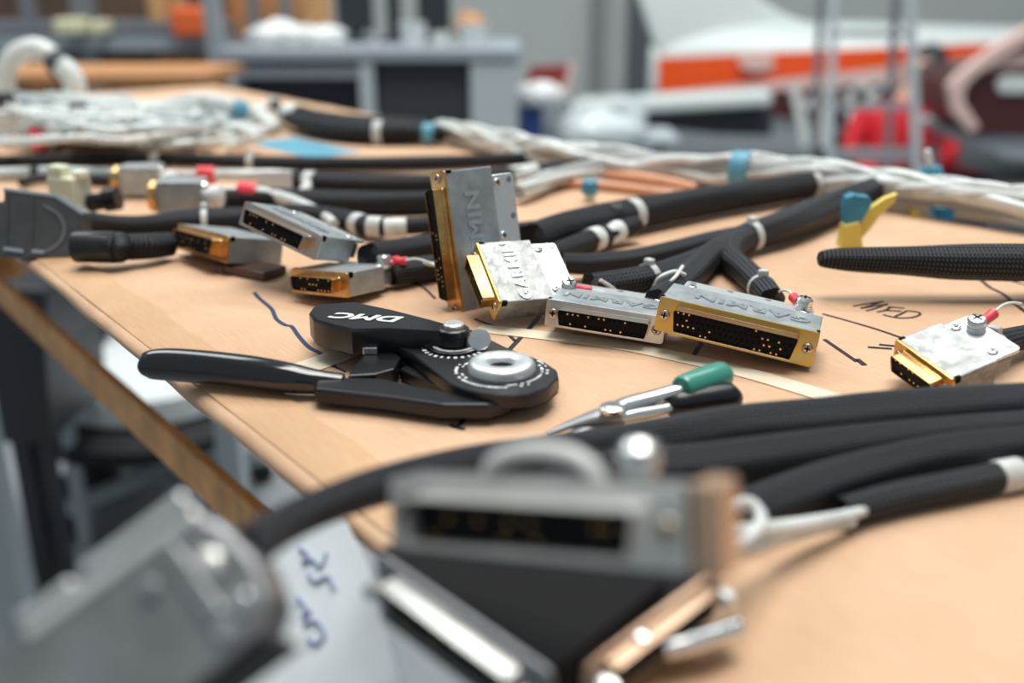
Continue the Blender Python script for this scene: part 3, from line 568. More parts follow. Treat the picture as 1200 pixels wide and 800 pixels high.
# red terminal lead between the middle connectors
cable('ground_wire', 'thin white wire curling from the middle red terminal over the black cables', [(703, 328, 14, .9), (716, 336, 10, .9), (730, 346, 4, .9), (750, 349, 3, .9), (764, 340, 8, .9), (772, 326, 17, 1.0), (790, 318, 19, 1.0), (803, 322, 17, 1.0)], 'white_wire', cat='wire', n=8)
cable('ground_wire', 'second thin white wire beside the clear tie behind the silver connector', [(738, 352, 3, .9), (758, 345, 5, .9), (775, 338, 12, .9), (790, 326, 18, .9), (800, 312, 18, .9)], 'white_wire', cat='wire', n=8)
cable('ground_wire', 'thin white wire with red end passing behind the tall upright connector', [(458, 306, 16, .9), (475, 304, 14, 1.2), (495, 308, 12, 1.2), (525, 312, 14, 1.2)], 'white_wire', cat='wire', n=8, ties=((.12, 6, 'red_vinyl', 1.4),))

# ------------------------------------------------------------------ white harness
def harness(label, pts, ns, ext, name='wire_harness', mats=('shield_wire', 'white_wire'), bands=(), twist=.012, cat='cable'):
    pp = spline(pts, 10); C = [P(x, y, z*mm) for x, y, z, r in pp]; rad = [r*mm for *_, r in pp]
    t = thing(name, label, cat, C[len(C)//2]-Vector((0, 0, rad[len(rad)//2]))); rnd = random.Random(len(label))
    L = 0; Ls = [0]
    for a, c in zip(C, C[1:]): L += (c-a).length; Ls.append(L)
    for k in range(ns):
        ph = 2*math.pi*k/ns; tw = rnd.choice((-1, 1))*rnd.uniform(10, 22); w1 = []; f = .68 if k < ns*.7 else .25
        for i, c in enumerate(C):
            d = (C[min(i+1, len(C)-1)]-C[max(i-1, 0)]).normalized(); s = d.cross(Vector((0, 0, 1))).normalized(); u = s.cross(d)
            a = ph+Ls[i]*tw; rr = rad[i]*(f+.12*math.sin(Ls[i]*90+k)); w1.append(c+(s*math.cos(a)+u*math.sin(a))*rr)
        b = MB(); b.tube(w1, [r*(.27 if k % 3 else .20) for r in rad], 8); wp(b.build('strand', mats[k % len(mats)], smooth=True), t)
    b = MB(); b.tube(C, [r*.72 for r in rad], 12); wp(b.build('core', 'core_grey', smooth=True), t)
    for fr, ln, tm in bands:
        i = int(fr*(len(C)-1)); i = min(max(i, 1), len(C)-2); d = (C[i+1]-C[i-1]).normalized(); r = rad[i]*1.06; h = d*ln*mm/2
        b = MB(); b.tube([C[i]-h, C[i]-h*.9, C[i]+h*.9, C[i]+h], [r*.98, r, r, r*.98], 18); wp(b.build('tape_band', tm, smooth=True), t)
    return t
harness('thick white wire harness crossing the far side of the bench with a blue band', [(515, 150, 13, 9), (545, 158, 13, 12), (600, 169, 14, 13), (660, 182, 14, 14), (720, 190, 14, 14), (790, 194, 14, 14), (870, 199, 15, 14), (960, 207, 16, 14), (1040, 217, 17, 13), (1120, 229, 17, 13), (1200, 240, 17, 13.5), (1290, 252, 17, 13.5)], 15, 1, bands=((.55, 14, 'blue_tape'), (.02, 10, 'cable_tie')))
harness('pale branch splitting off the white harness toward the tall connector', [(606, 226, 9, 7), (630, 216, 10, 8), (660, 204, 11, 9), (700, 194, 13, 9)], 7, 1)
for i, (lab, pts) in enumerate((('upper copper coloured wire bundle just below the white harness', [(690, 203, 5, 4), (730, 206, 6, 4.5), (770, 211, 6, 4.5), (815, 219, 5, 3)]),
                               ('lower copper coloured wire bundle beneath the white harness', [(640, 214, 4, 3), (690, 216, 4, 4), (740, 221, 4, 4), (790, 228, 4, 3)]),
                               ('pale bare wire pair lying below the copper coloured bundles', [(690, 212, 3, 2.4), (735, 219, 4, 3), (780, 226, 4, 3), (800, 228, 3, 2)]))):
    cable('wire_bundle', lab, pts, 'pink_wire' if i < 2 else 'white_wire', cat='wire', n=10)
b = MB(mm); b.lathe([(4, 0), (6, 1), (6.5, 5), (6, 10), (3, 12)], 12); t = thing('insulating_plug', 'small blue and cream wire cap standing beside the thick black cable', 'cap', P(691, 236)); b.build('cap', 'blue_plastic', t, smooth=True, M=tmm(0, 0, 5)); b = MB(mm); b.lathe([(4, 0), (4, 6)], 12); b.build('stem', 'cream_plastic', t, smooth=True)
# neighbouring board carrying the harness end
a, c = P(1010, 226), P(1330, 262); d = (c-a).normalized(); s = Vector((-d.y, d.x, 0))
bt = thing('board', 'kraft covered board under the white harness at the far right', 'board', (a+c)/2+s*.03); b = MB(); q = [a, c, c+s*.07, a+s*.07]; b.prism([(v.x, v.y) for v in q], TZ-.012, TZ+.002); wp(b.build('panel', 'kraft_paper', bevel=.002), bt)
b = MB(); v = (a+c)/2+s*.035
for k in (.35, .75):
    v = a+(c-a)*k+s*.04; b = MB(); b.box((v.x, v.y, (TZ-.012)/2), (.03, .03, TZ-.012)); wp(b.build('leg', 'rack_steel'), bt)

# ------------------------------------------------------------------ flags near the sleeve end
fl = thing('marker_sleeve', 'yellow and blue marker sleeve pair standing beside the free braided end', 'sleeve', P(996, 296))
def blade(name, pxq, m, Y, th):
    b = MB(); q = [Q(x, y, Y) for x, y in pxq]; b.prism([(v.x, v.z) for v in q], Y-th/2, Y+th/2, 'y', .0006); wp(b.build(name, m, smooth=True), fl)
Y0 = P(996, 296).y
blade('yellow_tube', [(982, 289), (987, 262), (1004, 258), (1009, 289), (995, 292)], 'yellow_sleeve', Y0, .010)
blade('yellow_tube', [(1004, 283), (1003, 262), (1018, 243), (1036, 231), (1050, 226), (1047, 236), (1030, 252), (1018, 268)], 'yellow_sleeve', Y0+.004, .005)
blade('blue_cap', [(988, 262), (987, 240), (990, 230), (998, 226), (1006, 228), (1016, 229), (1020, 236), (1014, 248), (1006, 260)], 'blue_plastic', Y0+.001, .008)
for lab, q, m, Y in (('small blue plug hanging behind the right end of the bench', [(1090, 240), (1116, 242), (1113, 261), (1095, 259)], 'blue_plastic', .70), ('yellow wire end beside the small blue plug', [(1064, 247), (1072, 245), (1090, 256), (1086, 261), (1068, 253)], 'yellow_sleeve', .69)):
    b = MB(); v = [Q(x, y, Y) for x, y in q]; b.prism([(p.x, p.z) for p in v], Y-.006, Y+.006, 'y', .001); tag(b.build('plug' if 'plug' in lab else 'wire_end', m, smooth=True), lab, 'plug' if 'plug' in lab else 'wire')
t = thing('probe', 'small blue probe with a white tip standing on the white harness', 'tool', Q(1091, 206, .80)); Y = .80
b = MB(); b.tube([Q(1091, 206, Y), Q(1091, 196, Y)], [.010, .008], 12); wp(b.build('holder', 'blue_plastic', smooth=True), t)
b = MB(); b.tube([Q(1091, 198, Y), Q(1087, 177, Y), Q(1086, 175, Y)], [.003, .0028, .0012], 10); wp(b.build('tip', 'white_plastic', smooth=True), t)

# ------------------------------------------------------------------ grey hood on the left, cream plug
def PL(px, py, p0, n): d = ray(px, py); c = Vector((0, 0, TZ+CH)); t = (p0-c).dot(n)/d.dot(n); return c+d*t
def slab(pxs, p0, n, th, lift=0):
    b = MB(); A = [PL(x, y, p0, n)+n*lift for x, y in pxs]; B = [v-n*th for v in A]; N = len(A)
    b.add(A+B, [tuple(range(N)), tuple(range(N, 2*N))[::-1]]+[(i, N+i, N+(i+1) % N, (i+1) % N) for i in range(N)]); return b
n6 = Vector((.10, -.97, .22)).normalized(); p6 = P(50, 304)
hd = thing('connector_hood', 'dark grey metal connector hood standing on edge at the far left', 'connector', p6)
o6 = [(4, 221), (66, 229), (98, 250), (95, 303), (88, 306), (-25, 300), (-25, 236), (4, 236)]
wp(slab(o6, p6, n6, .017).build('hood', 'hood_metal', bevel=.0012), hd)
for q in ([(36, 228), (40, 228), (38, 298), (34, 298)], [(9, 226), (11, 226), (9, 298), (7, 298)]): wp(slab(q, p6, n6, .002, .0006).build('rib', 'hood_metal'), hd)
arc = [(40+38*math.cos(math.radians(a)), 268+30*math.sin(math.radians(a))) for a in range(-75, 80, 12)]; arc2 = [(40+34*math.cos(math.radians(a)), 268+26.5*math.sin(math.radians(a))) for a in range(79, -76, -12)]
wp(slab(arc+arc2, p6, n6, .002, .0007).build('embossed_arc', 'dull_aluminium'), hd)
for q in ([(5, 289), (28, 292), (28, 296), (5, 293)], [(38, 292), (52, 293), (52, 297), (38, 296)]): wp(slab(q, p6, n6, .002, .001).build('latch_slot', 'bright_steel'), hd)
wp(slab([(4, 220), (66, 228), (98, 249), (97, 252), (65, 231), (4, 223)], p6, n6, .018, .0006).build('seam_lip', 'bright_steel'), hd)
cp = thing('plastic_plug', 'cream plastic plug behind the dark grey hood', 'connector', P(88, 262))
pc = P(88, 262); b = MB(mm); b.box((0, 0, 22), (22, 18, 22)); b.box((-4, -3, 36), (13, 10, 8)); b.box((9, 2, 33), (8, 10, 7)); wp(b.build('housing', 'cream_plastic', bevel=.002, M=T(pc) @ RZ(-25)), cp)
b = MB(mm); b.lathe([(6, 0), (6, 10), (8, 11), (8, 20)], 12, T((12, 0, 14)) @ RY(80)); wp(b.build('boot', 'black_satin', smooth=True, M=T(pc)), cp); b = MB(mm); b.box((0, 0, 7), (24, 16, 14)); wp(b.build('base', 'dull_aluminium', bevel=.001, M=T(pc)), cp)
# bits under the copper faced connector
b = MB(mm); b.box((0, 0, 2.6), (40, 18, 5)); b.box((-14, -6, 2), (8, 8, 4)); o = b.build('connector_cover', 'dark_copper', None, bevel=.001, M=T(P(292, 320)) @ RZ(-30)); tag(o, 'dark coppery cover lying under the copper gold faced connector', 'cover')

# ================================================================== FOREGROUND STACK
c9 = connector('large blurred foreground connector with open steel D shaped face', (.0030, .1690, .0535), (-15.0, -11.0, -27), 64, 14.6, 'tin_steel', 'tin_steel', 'dull_aluminium', text=False, rows=3, seed=21, lug=7.0, recess=4.5, plate=False, fscrews=True, D=11)
b = MB(mm); b.box((35.5, 6, 0), (5.5, 11, 17)); o = b.build('end_plate', 'copper_plate', c9, bevel=.0008); o['label'] = 'copper coloured end plate'
b = MB(mm); pts = spline([(-13, 8, 6), (-11, 8, 10), (-4, 8, 12.4), (5, 8, 12), (10, 8, 9.5), (12, 8, 6)], 6); b.tube(pts, 1.9, 10, squash=1.3); b.build('tie_loop', 'cable_tie', c9, smooth=True)
b = MB(mm); b.lathe([(3.2, 0), (3.2, 3), (4, 3.5), (4, 7), (2.5, 8.4)], 18); b.build('ground_screw', 'bright_steel', c9, smooth=True, M=tmm(20, 9, 6.5))
connector('dark foreground connector below the large one, bright steel rim facing the lower left', (-.0120, .1870, .0150), (4, 6, -43), 55, 15, 'dull_aluminium', 'tin_steel', 'matte_black', text=False, rows=2, seed=22, lug=6, recess=3.5, D=40, plate=False, long_screws=True)
connector('coppery foreground connector with chrome jack screws at the bottom of the stack', (.0330, .1930, .0110), (6, -6, 42), 48, 12.5, 'copper_plate', 'copper_plate', 'matte_black', text=False, rows=2, seed=23, lug=4, D=12, plate=False, long_screws=True)
for lab, pts in (('long chrome jack screw lying at the bottom of the foreground stack', [(775, 762, 8, 2.6), (815, 752, 8, 2.7), (863, 736, 7, 2.7)]), ('short bright chrome jack screw standing out of the coppery connector', [(712, 728, 14, 2.7), (735, 742, 13, 2.8), (756, 755, 12, 2.8)])):
    t = cable('jack_screw', lab, pts, 'bright_steel', cat='screw', n=14)
for k, (lab, pts) in enumerate((('thickest loose pale wire right of the large foreground connector', [(838, 628, 26, 2.0), (880, 622, 18, 2.2), (930, 616, 12, 2.2), (985, 606, 7, 2.0), (1012, 598, 6, 1.6)]),
        ('loose pale wire loop rising beside the copper end plate', [(842, 640, 26, 1.6), (870, 636, 20, 1.8), (892, 612, 20, 1.8), (880, 590, 22, 1.8), (858, 594, 24, 1.6), (848, 610, 26, 1.5)]),
        ('straight loose pale wire lowest beside the copper end plate', [(838, 650, 24, 1.6), (870, 646, 16, 1.7), (900, 634, 11, 1.8), (950, 622, 6, 1.6), (1000, 612, 4, 1.4)]))):
    cable('loose_wire', lab, pts, 'shield_wire', cat='wire', n=10)

# big grey hood hanging off the bench at the lower left
p11 = Q(150, 690, .158); n11 = Vector((-.15, -.70, .70)).normalized()
h11 = thing('connector_hood', 'large blurred grey connector hood hanging off the bench at the lower left', 'connector', p11)
wp(slab([(96, 676), (218, 590), (262, 614), (300, 652), (318, 700), (300, 748), (215, 822), (80, 900), (-60, 960), (-60, 800)], p11, n11, .013).build('hood', 'dull_aluminium', bevel=.0015), h11)
for q in ([(16, 722), (82, 676), (92, 686), (28, 732)], [(94, 664), (214, 575), (224, 586), (104, 676)]): wp(slab(q, p11, n11, .006, .001).build('shell_rim', 'plate_aluminium', bevel=.0008), h11)
wp(slab([(24, 738), (226, 594), (236, 606), (34, 752)], p11, n11, .006, .0006).build('flange', 'tin_steel', bevel=.0006), h11)
wp(slab([(184, 648), (206, 634), (268, 716), (246, 736)], p11, n11, .003, .0012).build('cross_rib', 'dull_aluminium', bevel=.0006), h11)
wp(slab([(228, 802), (326, 742), (336, 752), (240, 822)], p11, n11, .010, .001).build('clamp_bar', 'black_satin', bevel=.0008), h11)
q11 = n11.to_track_quat('Z', 'Y').to_matrix().to_4x4()
for x, y, r, m in ((244, 662, 3.0, 'tin_steel'), (282, 706, 2.2, 'bright_steel'), (264, 738, 2.0, 'bright_steel'), (176, 692, 2.2, 'dull_aluminium')):
    v = PL(x, y, p11, n11); b = MB(mm); b.lathe([(r, 0), (r, .8), (r*.8, 1.3), (r*.3, 1.5)], 16); wp(b.build('screw', m, smooth=True, M=T(v) @ q11), h11)
# hanging sheet with blue pen marks
ps = tb(0, -.004, 0); ns = (-EN+Vector((0, 0, .8))).normalized()
sh = thing('paper_sheet', 'white translucent sheet with blue pen marks hanging from the bench edge', 'paper', PL(390, 640, ps, ns))
wp(slab([(330, 600), (366, 582), (405, 612), (428, 660), (450, 740), (480, 860), (420, 960), (240, 960), (270, 760)], ps, ns, .0006).build('sheet', 'bag_plastic'), sh)
for st in ([(352, 642), (362, 650), (356, 660), (368, 656), (378, 664), (384, 648)], [(362, 672), (372, 682), (386, 676), (394, 690)], [(350, 700), (360, 712), (356, 724), (366, 716)], [(358, 732), (372, 728), (382, 742), (374, 754), (362, 748)]):
    pp = [PL(x, y, ps, ns)+ns*.0006 for x, y in spline(st, 4)]; b = MB(); b.tube(pp, .0005, 6); wp(b.build('pen_mark', 'pen_blue'), sh)
# ================================================================== FAR END OF THE BENCH
hoop = thing('white_conduit', 'white ribbed conduit arching above the wire pile at the far left', 'conduit', P(40, 122))
Y = 1.38; pp = spline([Q(x, y, Y) for x, y in ((12, 128), (6, 108), (6, 84), (20, 64), (42, 57), (60, 66), (68, 78))], 8); b = MB(); b.tube([Vector(v) for v in pp], [.0135+.0010*(i % 2) for i in range(len(pp))], 16); wp(b.build('tube', 'white_wire', smooth=True), hoop)
pp = spline([Q(x, y, Y-.05) for x, y in ((70, 76), (82, 86), (88, 104), (82, 122), (70, 132))], 8); b = MB(); b.tube([Vector(v) for v in pp], [.0135+.0010*(i % 2) for i in range(len(pp))], 16); wp(b.build('tube', 'white_wire', smooth=True), hoop)
b = MB(); b.tube([Q(64, 70, Y), Q(72, 82, Y-.03)], .0155, 16); wp(b.build('black_collar', 'black_rubber', smooth=True), hoop)
rnd = random.Random(31)
for k in range(58):
    x0 = rnd.uniform(-20, 60); x1 = rnd.uniform(200, 325); y0 = rnd.uniform(112, 165); y1 = rnd.uniform(122, 158); pts = []
    for i in range(6):
        f = i/5; h = (8+34*math.sin(math.pi*min(1, f*1.1+.05))*rnd.uniform(.3, 1))
        pts.append((x0+(x1-x0)*f+rnd.uniform(-12, 12), y0+(y1-y0)*f+rnd.uniform(-9, 9), max(4, h), rnd.uniform(2.4, 4.4)))
    pp = spline(pts, 6); b = MB(); b.tube([P(x, y, z*mm) for x, y, z, r in pp], pts[0][3]*mm, 7)
    o = b.build('white_wire', 'white_wire' if k % 3 else 'grey_tube', smooth=True); tag(o, 'thin pale wire in the tangled pile at the far left of the bench', 'wire', 'pale wires in the far pile')
for k in range(7):
    cx, cy = rnd.uniform(110, 270), rnd.uniform(135, 160); R_ = rnd.uniform(35, 60); pts = [(cx+R_*math.cos(a)*1.2, cy+R_*.22*math.sin(a), 14+6*math.sin(a*2+k), 2.6) for a in [i*2*math.pi/14+k for i in range(13)]]
    pp = spline(pts, 4); b = MB(); b.tube([P(x, y, z*mm) for x, y, z, r in pp], .0027, 7); tag(b.build('coiled_wire', 'white_wire', smooth=True), 'coiled pale wire loop in the tangled pile at the far left', 'wire', 'coiled wires in the far pile')
def plugthing(label, px, py, dims, m, rz=0, extra=None, z=0):
    t = thing('plug_connector', label, 'connector', P(px, py, z)); b = MB(mm); b.box((0, 0, dims[2]/2), dims); b.build('housing', m, t, bevel=.0012, M=RZ(rz)); b = MB(mm); b.box((dims[0]*.5+5, 0, dims[2]*.5), (10, dims[1]*.6, dims[2]*.6)); b.build('nose', extra or m, t, bevel=.001, M=RZ(rz)); return t
plugthing('grey box connector half buried in the pale wire pile', 48, 150, (34, 24, 34), 'grey_metal', 8, 'white_plastic')
plugthing('cream plug at the foot of the pale wire pile', 52, 172, (36, 20, 24), 'cream_plastic', -6, 'cream_plastic')
plugthing('white plug at the left frame edge in front of the wire pile', 8, 158, (40, 22, 26), 'white_plastic', 4, 'white_wire')
for lab, px, py in (('red sleeve standing beside the cream plug', 86, 164), ('red sleeve lying below the cream plug', 48, 182)):
    t = thing('red_sleeve', lab, 'sleeve', P(px, py)); b = MB(mm); b.lathe([(7, 0), (8, 2), (8, 16), (6, 19)], 14, T((0, 0, 6))); b.build('sleeve', 'red_vinyl', t, smooth=True); b = MB(mm); b.lathe([(5, 0), (5, 7)], 12); b.build('pin', 'black_satin', t, smooth=True)
for lab, px, py in (('round black cap at the left of the pale wire pile', 8, 128), ('round black cap in the middle of the pale wire pile', 95, 142)):
    b = MB(mm); b.lathe([(9, 0), (10, 2), (10, 16), (6, 19)], 16); tag(b.build('rubber_plug', 'black_rubber', smooth=True, M=T(P(px, py, .022))), lab, 'cap')
t = cable('wire_harness', 'white wire bundle end with a blue band at the edge of the pile', [(200, 120, 30, 6), (240, 118, 34, 9), (275, 126, 26, 10), (305, 138, 14, 9), (325, 150, 8, 6)], 'shield_wire', ties=((.55, 16, 'blue_tape', .8),))
cable('braided_cable', 'far black cable with white and blue ends beyond the blue tape', [(318, 118, 20, 5), (340, 138, 14, 8), (380, 150, 12, 11), (430, 155, 12, 12), (480, 156, 12, 11), (520, 157, 12, 8)], 'braid_far', ties=((.02, 14, 'white_wire', 2), (.66, 9, 'cable_tie', 1), (.93, 12, 'blue_tape', 1.5)))
cable('braided_cable', 'pale ended short black cable behind the far black cable', [(336, 132, 18, 9), (352, 134, 18, 10), (372, 138, 16, 9), (420, 146, 14, 10), (500, 148, 12, 9)], 'braid_far', ties=((.13, 24, 'white_wire', 1),))
# wooden bench beyond
def far_box(name, label, cat, x0, y0, x1, y1, Y, depth, m, parts=None, group=None):
    a, c = Q(x0, y0, Y), Q(x1, y1, Y); t = thing(name, label, cat, ((a.x+c.x)/2, Y+depth/2, c.z), group=group)
    b = MB(); b.box(((a.x+c.x)/2, Y+depth/2, (a.z+c.z)/2), (c.x-a.x, depth, a.z-c.z)); wp(b.build('body', m, bevel=min(.02, depth*.1)), t); return t
wb = thing('wooden_bench', 'ochre wooden bench edge behind the pale wire pile', 'table', (Q(90, 92, 2.5).x, 2.7, 0))
a, c = Q(-60, 88, 2.45), Q(235, 100, 2.45); b = MB(); b.box(((a.x+c.x)/2, 2.65, (a.z+c.z)/2), (c.x-a.x, .4, a.z-c.z)); wp(b.build('top', 'ochre_wood'), wb)
for x in (a.x+.06, c.x-.06):
    for y in (2.5, 2.8): b = MB(); b.box((x, y, c.z/2), (.05, .05, c.z)); wp(b.build('leg', 'ochre_wood'), wb)

# ------------------------------------------------------------------ steel desk with cupboards
YD = 3.3
def xz(px, py, Y): v = Q(px, py, Y); return v.x, v.z
xl, zt_ = xz(255, 57, YD); xr, _ = xz(606, 57, YD); zt2 = xz(400, 72, YD)[1]
dk = thing('steel_desk', 'grey steel workshop desk with open dark cupboards', 'desk', ((xl+xr)/2, YD+.35, 0))
b = MB(); b.box(((xl+xr)/2, YD+.36, (zt_+zt2)/2), (xr-xl+.02, .74, zt_-zt2)); wp(b.build('top', 'grey_metal', bevel=.006), dk)
def panel(name, x0, x1, m, y0=YD, y1=YD+.70, z0=.02, z1=None):
    a = xz(x0, 100, YD)[0]; c = xz(x1, 100, YD)[0]; z1_ = zt2 if z1 is None else z1; b = MB(); b.box(((a+c)/2, (y0+y1)/2, (z0+z1_)/2), (c-a, y1-y0, z1_-z0)); return wp(b.build(name, m, bevel=.004), dk)
panel('end_panel', 551, 606, 'light_metal'); panel('divider', 421, 438, 'light_metal'); panel('end_panel', 258, 276, 'light_metal')
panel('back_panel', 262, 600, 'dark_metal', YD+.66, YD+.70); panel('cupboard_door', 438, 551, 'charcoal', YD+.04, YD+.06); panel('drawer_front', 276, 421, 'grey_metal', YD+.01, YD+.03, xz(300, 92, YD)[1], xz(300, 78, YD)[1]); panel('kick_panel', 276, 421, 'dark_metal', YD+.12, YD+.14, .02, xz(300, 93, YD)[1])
x, z0 = xz(251, 57, YD); b = MB(); b.box((x, YD+.02, 1.0), (.05, .05, 2.0)); wp(b.build('upright', 'grey_metal', bevel=.004), dk)
for px in (297, 335):
    x, z0 = xz(px, 30, YD+.6); b = MB(); b.box((x, YD+.62, 1.45), (.035, .035, 1.2)); wp(b.build('rear_upright', 'rack_steel'), dk)
def blob(name, label, cat, px, py, Y, sx, sy, sz, m, seed=0, group=None):
    # crumpled soft body resting on a surface
    rn = random.Random(seed); v = Q(px, py, Y); me = bpy.data.meshes.new(name); bm = bmesh.new(); bmesh.ops.create_icosphere(bm, subdivisions=3, radius=1)
    for w_ in bm.verts:
        d = w_.co.copy(); k = 1+.16*math.sin(5*d.x+seed)*math.sin(4*d.y+2)+.10*math.sin(9*d.z+7*d.x+seed); w_.co = Vector((d.x*sx*k, d.y*sy*k, max(-.75, d.z)*sz*k))
    bm.to_mesh(me); bm.free(); me.materials.append(MATS[m]); me.polygons.foreach_set('use_smooth', [True]*len(me.polygons)); o = link(name, me, None, T(v+Vector((0, 0, sz*.75)))); return tag(o, label, cat, group)
blob('film_roll', 'crumpled white plastic film lying on the steel desk, larger left heap', 'film', 330, 57, YD+.3, .11, .10, .055, 'white_film', 1)
blob('film_roll', 'crumpled white plastic film lying on the steel desk, smaller right heap', 'film', 376, 57, YD+.3, .085, .10, .045, 'white_film', 4)
def cup(label, px, py, Y, r, h, m):
    v = Q(px, py, Y); b = MB(); b.lathe([(r*.8, 0), (r, h), (r*1.06, h), (r*1.06, h*1.06), (r*.9, h*1.06), (r*.75, .02)], 18); tag(b.build('cup', m, smooth=True, M=T((v.x, v.y, v.z))), label, 'cup')
cup('white tub on the steel desk below the dark monitors', 484, 57, YD+.2, .045, .08, 'white_plastic'); cup('white tub at the right end of the steel desk', 555, 57, YD+.2, .050, .075, 'white_plastic'); cup('small white cup between the two tubs on the desk', 515, 57, YD+.2, .03, .05, 'white_film')
for i, (lab, x0, x1) in enumerate((('dark monitor on the steel desk, left of the pair', 392, 438), ('dark monitor on the steel desk, right of the pair', 452, 470), ('wide dark monitor beside the brown bag', 488, 528))):
    a, c = Q(x0, -30, YD+.45), Q(x1, 36, YD+.45); t = thing('monitor', lab, 'monitor', ((a.x+c.x)/2, YD+.45, zt_)); b = MB(); b.box(((a.x+c.x)/2, YD+.45, (a.z+c.z)/2), (c.x-a.x, .03, a.z-c.z)); wp(b.build('screen', 'dark_metal', bevel=.004), t)
    b = MB(); b.box(((a.x+c.x)/2, YD+.46, (c.z+zt_)/2), (.04, .03, c.z-zt_+.02)); b.box(((a.x+c.x)/2, YD+.45, zt_+.008), (.10, .12, .014)); wp(b.build('stand', 'dark_metal'), t)
blob('paper_bag', 'brown paper bag on the steel desk behind the right white tub', 'bag', 550, 50, YD+.35, .055, .06, .06, 'ochre_wood', 9)
# ------------------------------------------------------------------ rack on the left
YR = 4.1
rk = thing('storage_rack', 'grey storage rack with brown panels behind the wire pile', 'rack', (xz(110, 40, YR)[0], YR+.3, 0))
a = xz(-140, 50, YR)[0]; c = xz(262, 50, YR)[0]
for x0, x1 in ((-60, -45), (28, 44), (88, 112)):
    u0, u1 = xz(x0, 50, YR)[0], xz(x1, 50, YR)[0]; b = MB(); b.box(((u0+u1)/2, YR+.03, 1.1), (u1-u0, .05, 2.2)); wp(b.build('post', 'rack_steel'), rk)
for (y0, y1), m in (((42, 60), 'grey_metal'), ((27, 41), 'rack_steel')):
    z0, z1 = xz(100, y1, YR)[1], xz(100, y0, YR)[1]; b = MB(); b.box(((a+c)/2, YR+.30, (z0+z1)/2), (c-a, .64, z1-z0)); wp(b.build('shelf_beam', m, bevel=.004), rk)
z1 = xz(100, 60, YR)[1]; b = MB(); b.box(((a+c)/2, YR+.5, (z1+.1)/2), (c-a, .03, z1-.1)); wp(b.build('back_panel', 'brown_card'), rk)
z0 = xz(100, 27, YR)[1]; b = MB(); b.box(((a+c)/2, YR+.55, (z0+2.2)/2), (c-a, .03, 2.2-z0)); wp(b.build('back_panel', 'brown_card'), rk)
far_box('cardboard_box', 'tan cardboard box on the rack beside the orange box', 'box', 165, -40, 192, 29, YR+.1, .35, 'tan_card')
far_box('plastic_box', 'orange plastic box on the rack', 'box', 197, 8, 241, 44, YR-.1, .3, 'orange_box')
far_box('carton', 'larger cream carton on the rack shelf', 'box', 60, 22, 92, 42, YR-.15, .15, 'cream_box'); far_box('carton', 'smaller cream carton on the rack shelf', 'box', 104, 24, 117, 42, YR-.15, .15, 'cream_box')
far_box('cardboard_box', 'tan carton under the rack beam near the desk upright', 'box', 180, 62, 235, 84, YR+.1, .3, 'ochre_wood')
far_box('standing_plywood', 'wide ochre panel standing behind the desk uprights', 'panel', 262, -60, 388, 46, YD+1.0, .04, 'ochre_wood')
far_box('cardboard_box', 'tan cardboard box behind the desk near the dark monitors', 'box', 348, -60, 385, 36, YD+.75, .12, 'tan_card')
# ------------------------------------------------------------------ middle of the hangar
def slabY(name, pxs, Y, th, m, parent=None, bevel=.004):
    q = [Q(x, y, Y) for x, y in pxs]; b = MB(); b.prism([(v.x, v.z) for v in q], Y, Y+th, 'y'); o = b.build(name, m, bevel=bevel); return wp(o, parent) if parent else o
t = thing('red_case', 'open dark red case lid standing right of the steel desk', 'case', Q(640, 112, 4.4)); slabY('lid', [(622, 78), (668, 76), (660, 112), (612, 112)], 4.4, .03, 'red_dark', t); slabY('lid_frame', [(668, 75), (674, 75), (664, 116), (656, 116)], 4.39, .05, 'aircraft_pink', t)
b = MB(); v = Q(638, 112, 4.4); b.box((v.x, 4.45, v.z/2), (.22, .35, v.z)); wp(b.build('base', 'grey_metal'), t)
far_box('storage_bin', 'blue storage bin beside the steel desk', 'bin', 608, 122, 636, 175, 4.0, .25, 'navy')
blob('film_roll', 'white sack on the blue storage bin', 'sack', 634, 122, 4.05, .10, .10, .05, 'white_film', 12)
blob('film_roll', 'pale sheeting heap below the aircraft stabiliser', 'sheet', 702, 175, 4.1, .20, .12, .09, 'grey_tube', 14)
for i, (lab, px, sx, m) in enumerate((('white bottle on the trestle under the stabiliser', 703, .055, 'white_plastic'), ('pale blue bottle on the trestle under the stabiliser', 742, .055, 'grey_tube'), ('dark red tin on the trestle under the stabiliser', 722, .03, 'red_dark'))):
    v = Q(px, 160, 4.6); b = MB(); b.lathe([(sx, 0), (sx, sx*2), (sx*.6, sx*2.6), (sx*.5, sx*3.2)], 16); tag(b.build('bottle' if i < 2 else 'tin', m, smooth=True, M=T(v)), lab, 'bottle' if i < 2 else 'tin')
a, c = Q(655, 160, 4.5), Q(795, 168, 4.5); t = thing('trestle', 'low grey trestle under the aircraft stabiliser', 'trestle', ((a.x+c.x)/2, 4.65, 0)); b = MB(); b.box(((a.x+c.x)/2, 4.65, (a.z+c.z)/2), (c.x-a.x, .35, a.z-c.z)); wp(b.build('top', 'light_metal', bevel=.005), t)
for x in (a.x+.05, c.x-.05): b = MB(); b.box((x, 4.65, c.z/2), (.04, .3, c.z)); wp(b.build('leg', 'grey_metal'), t)

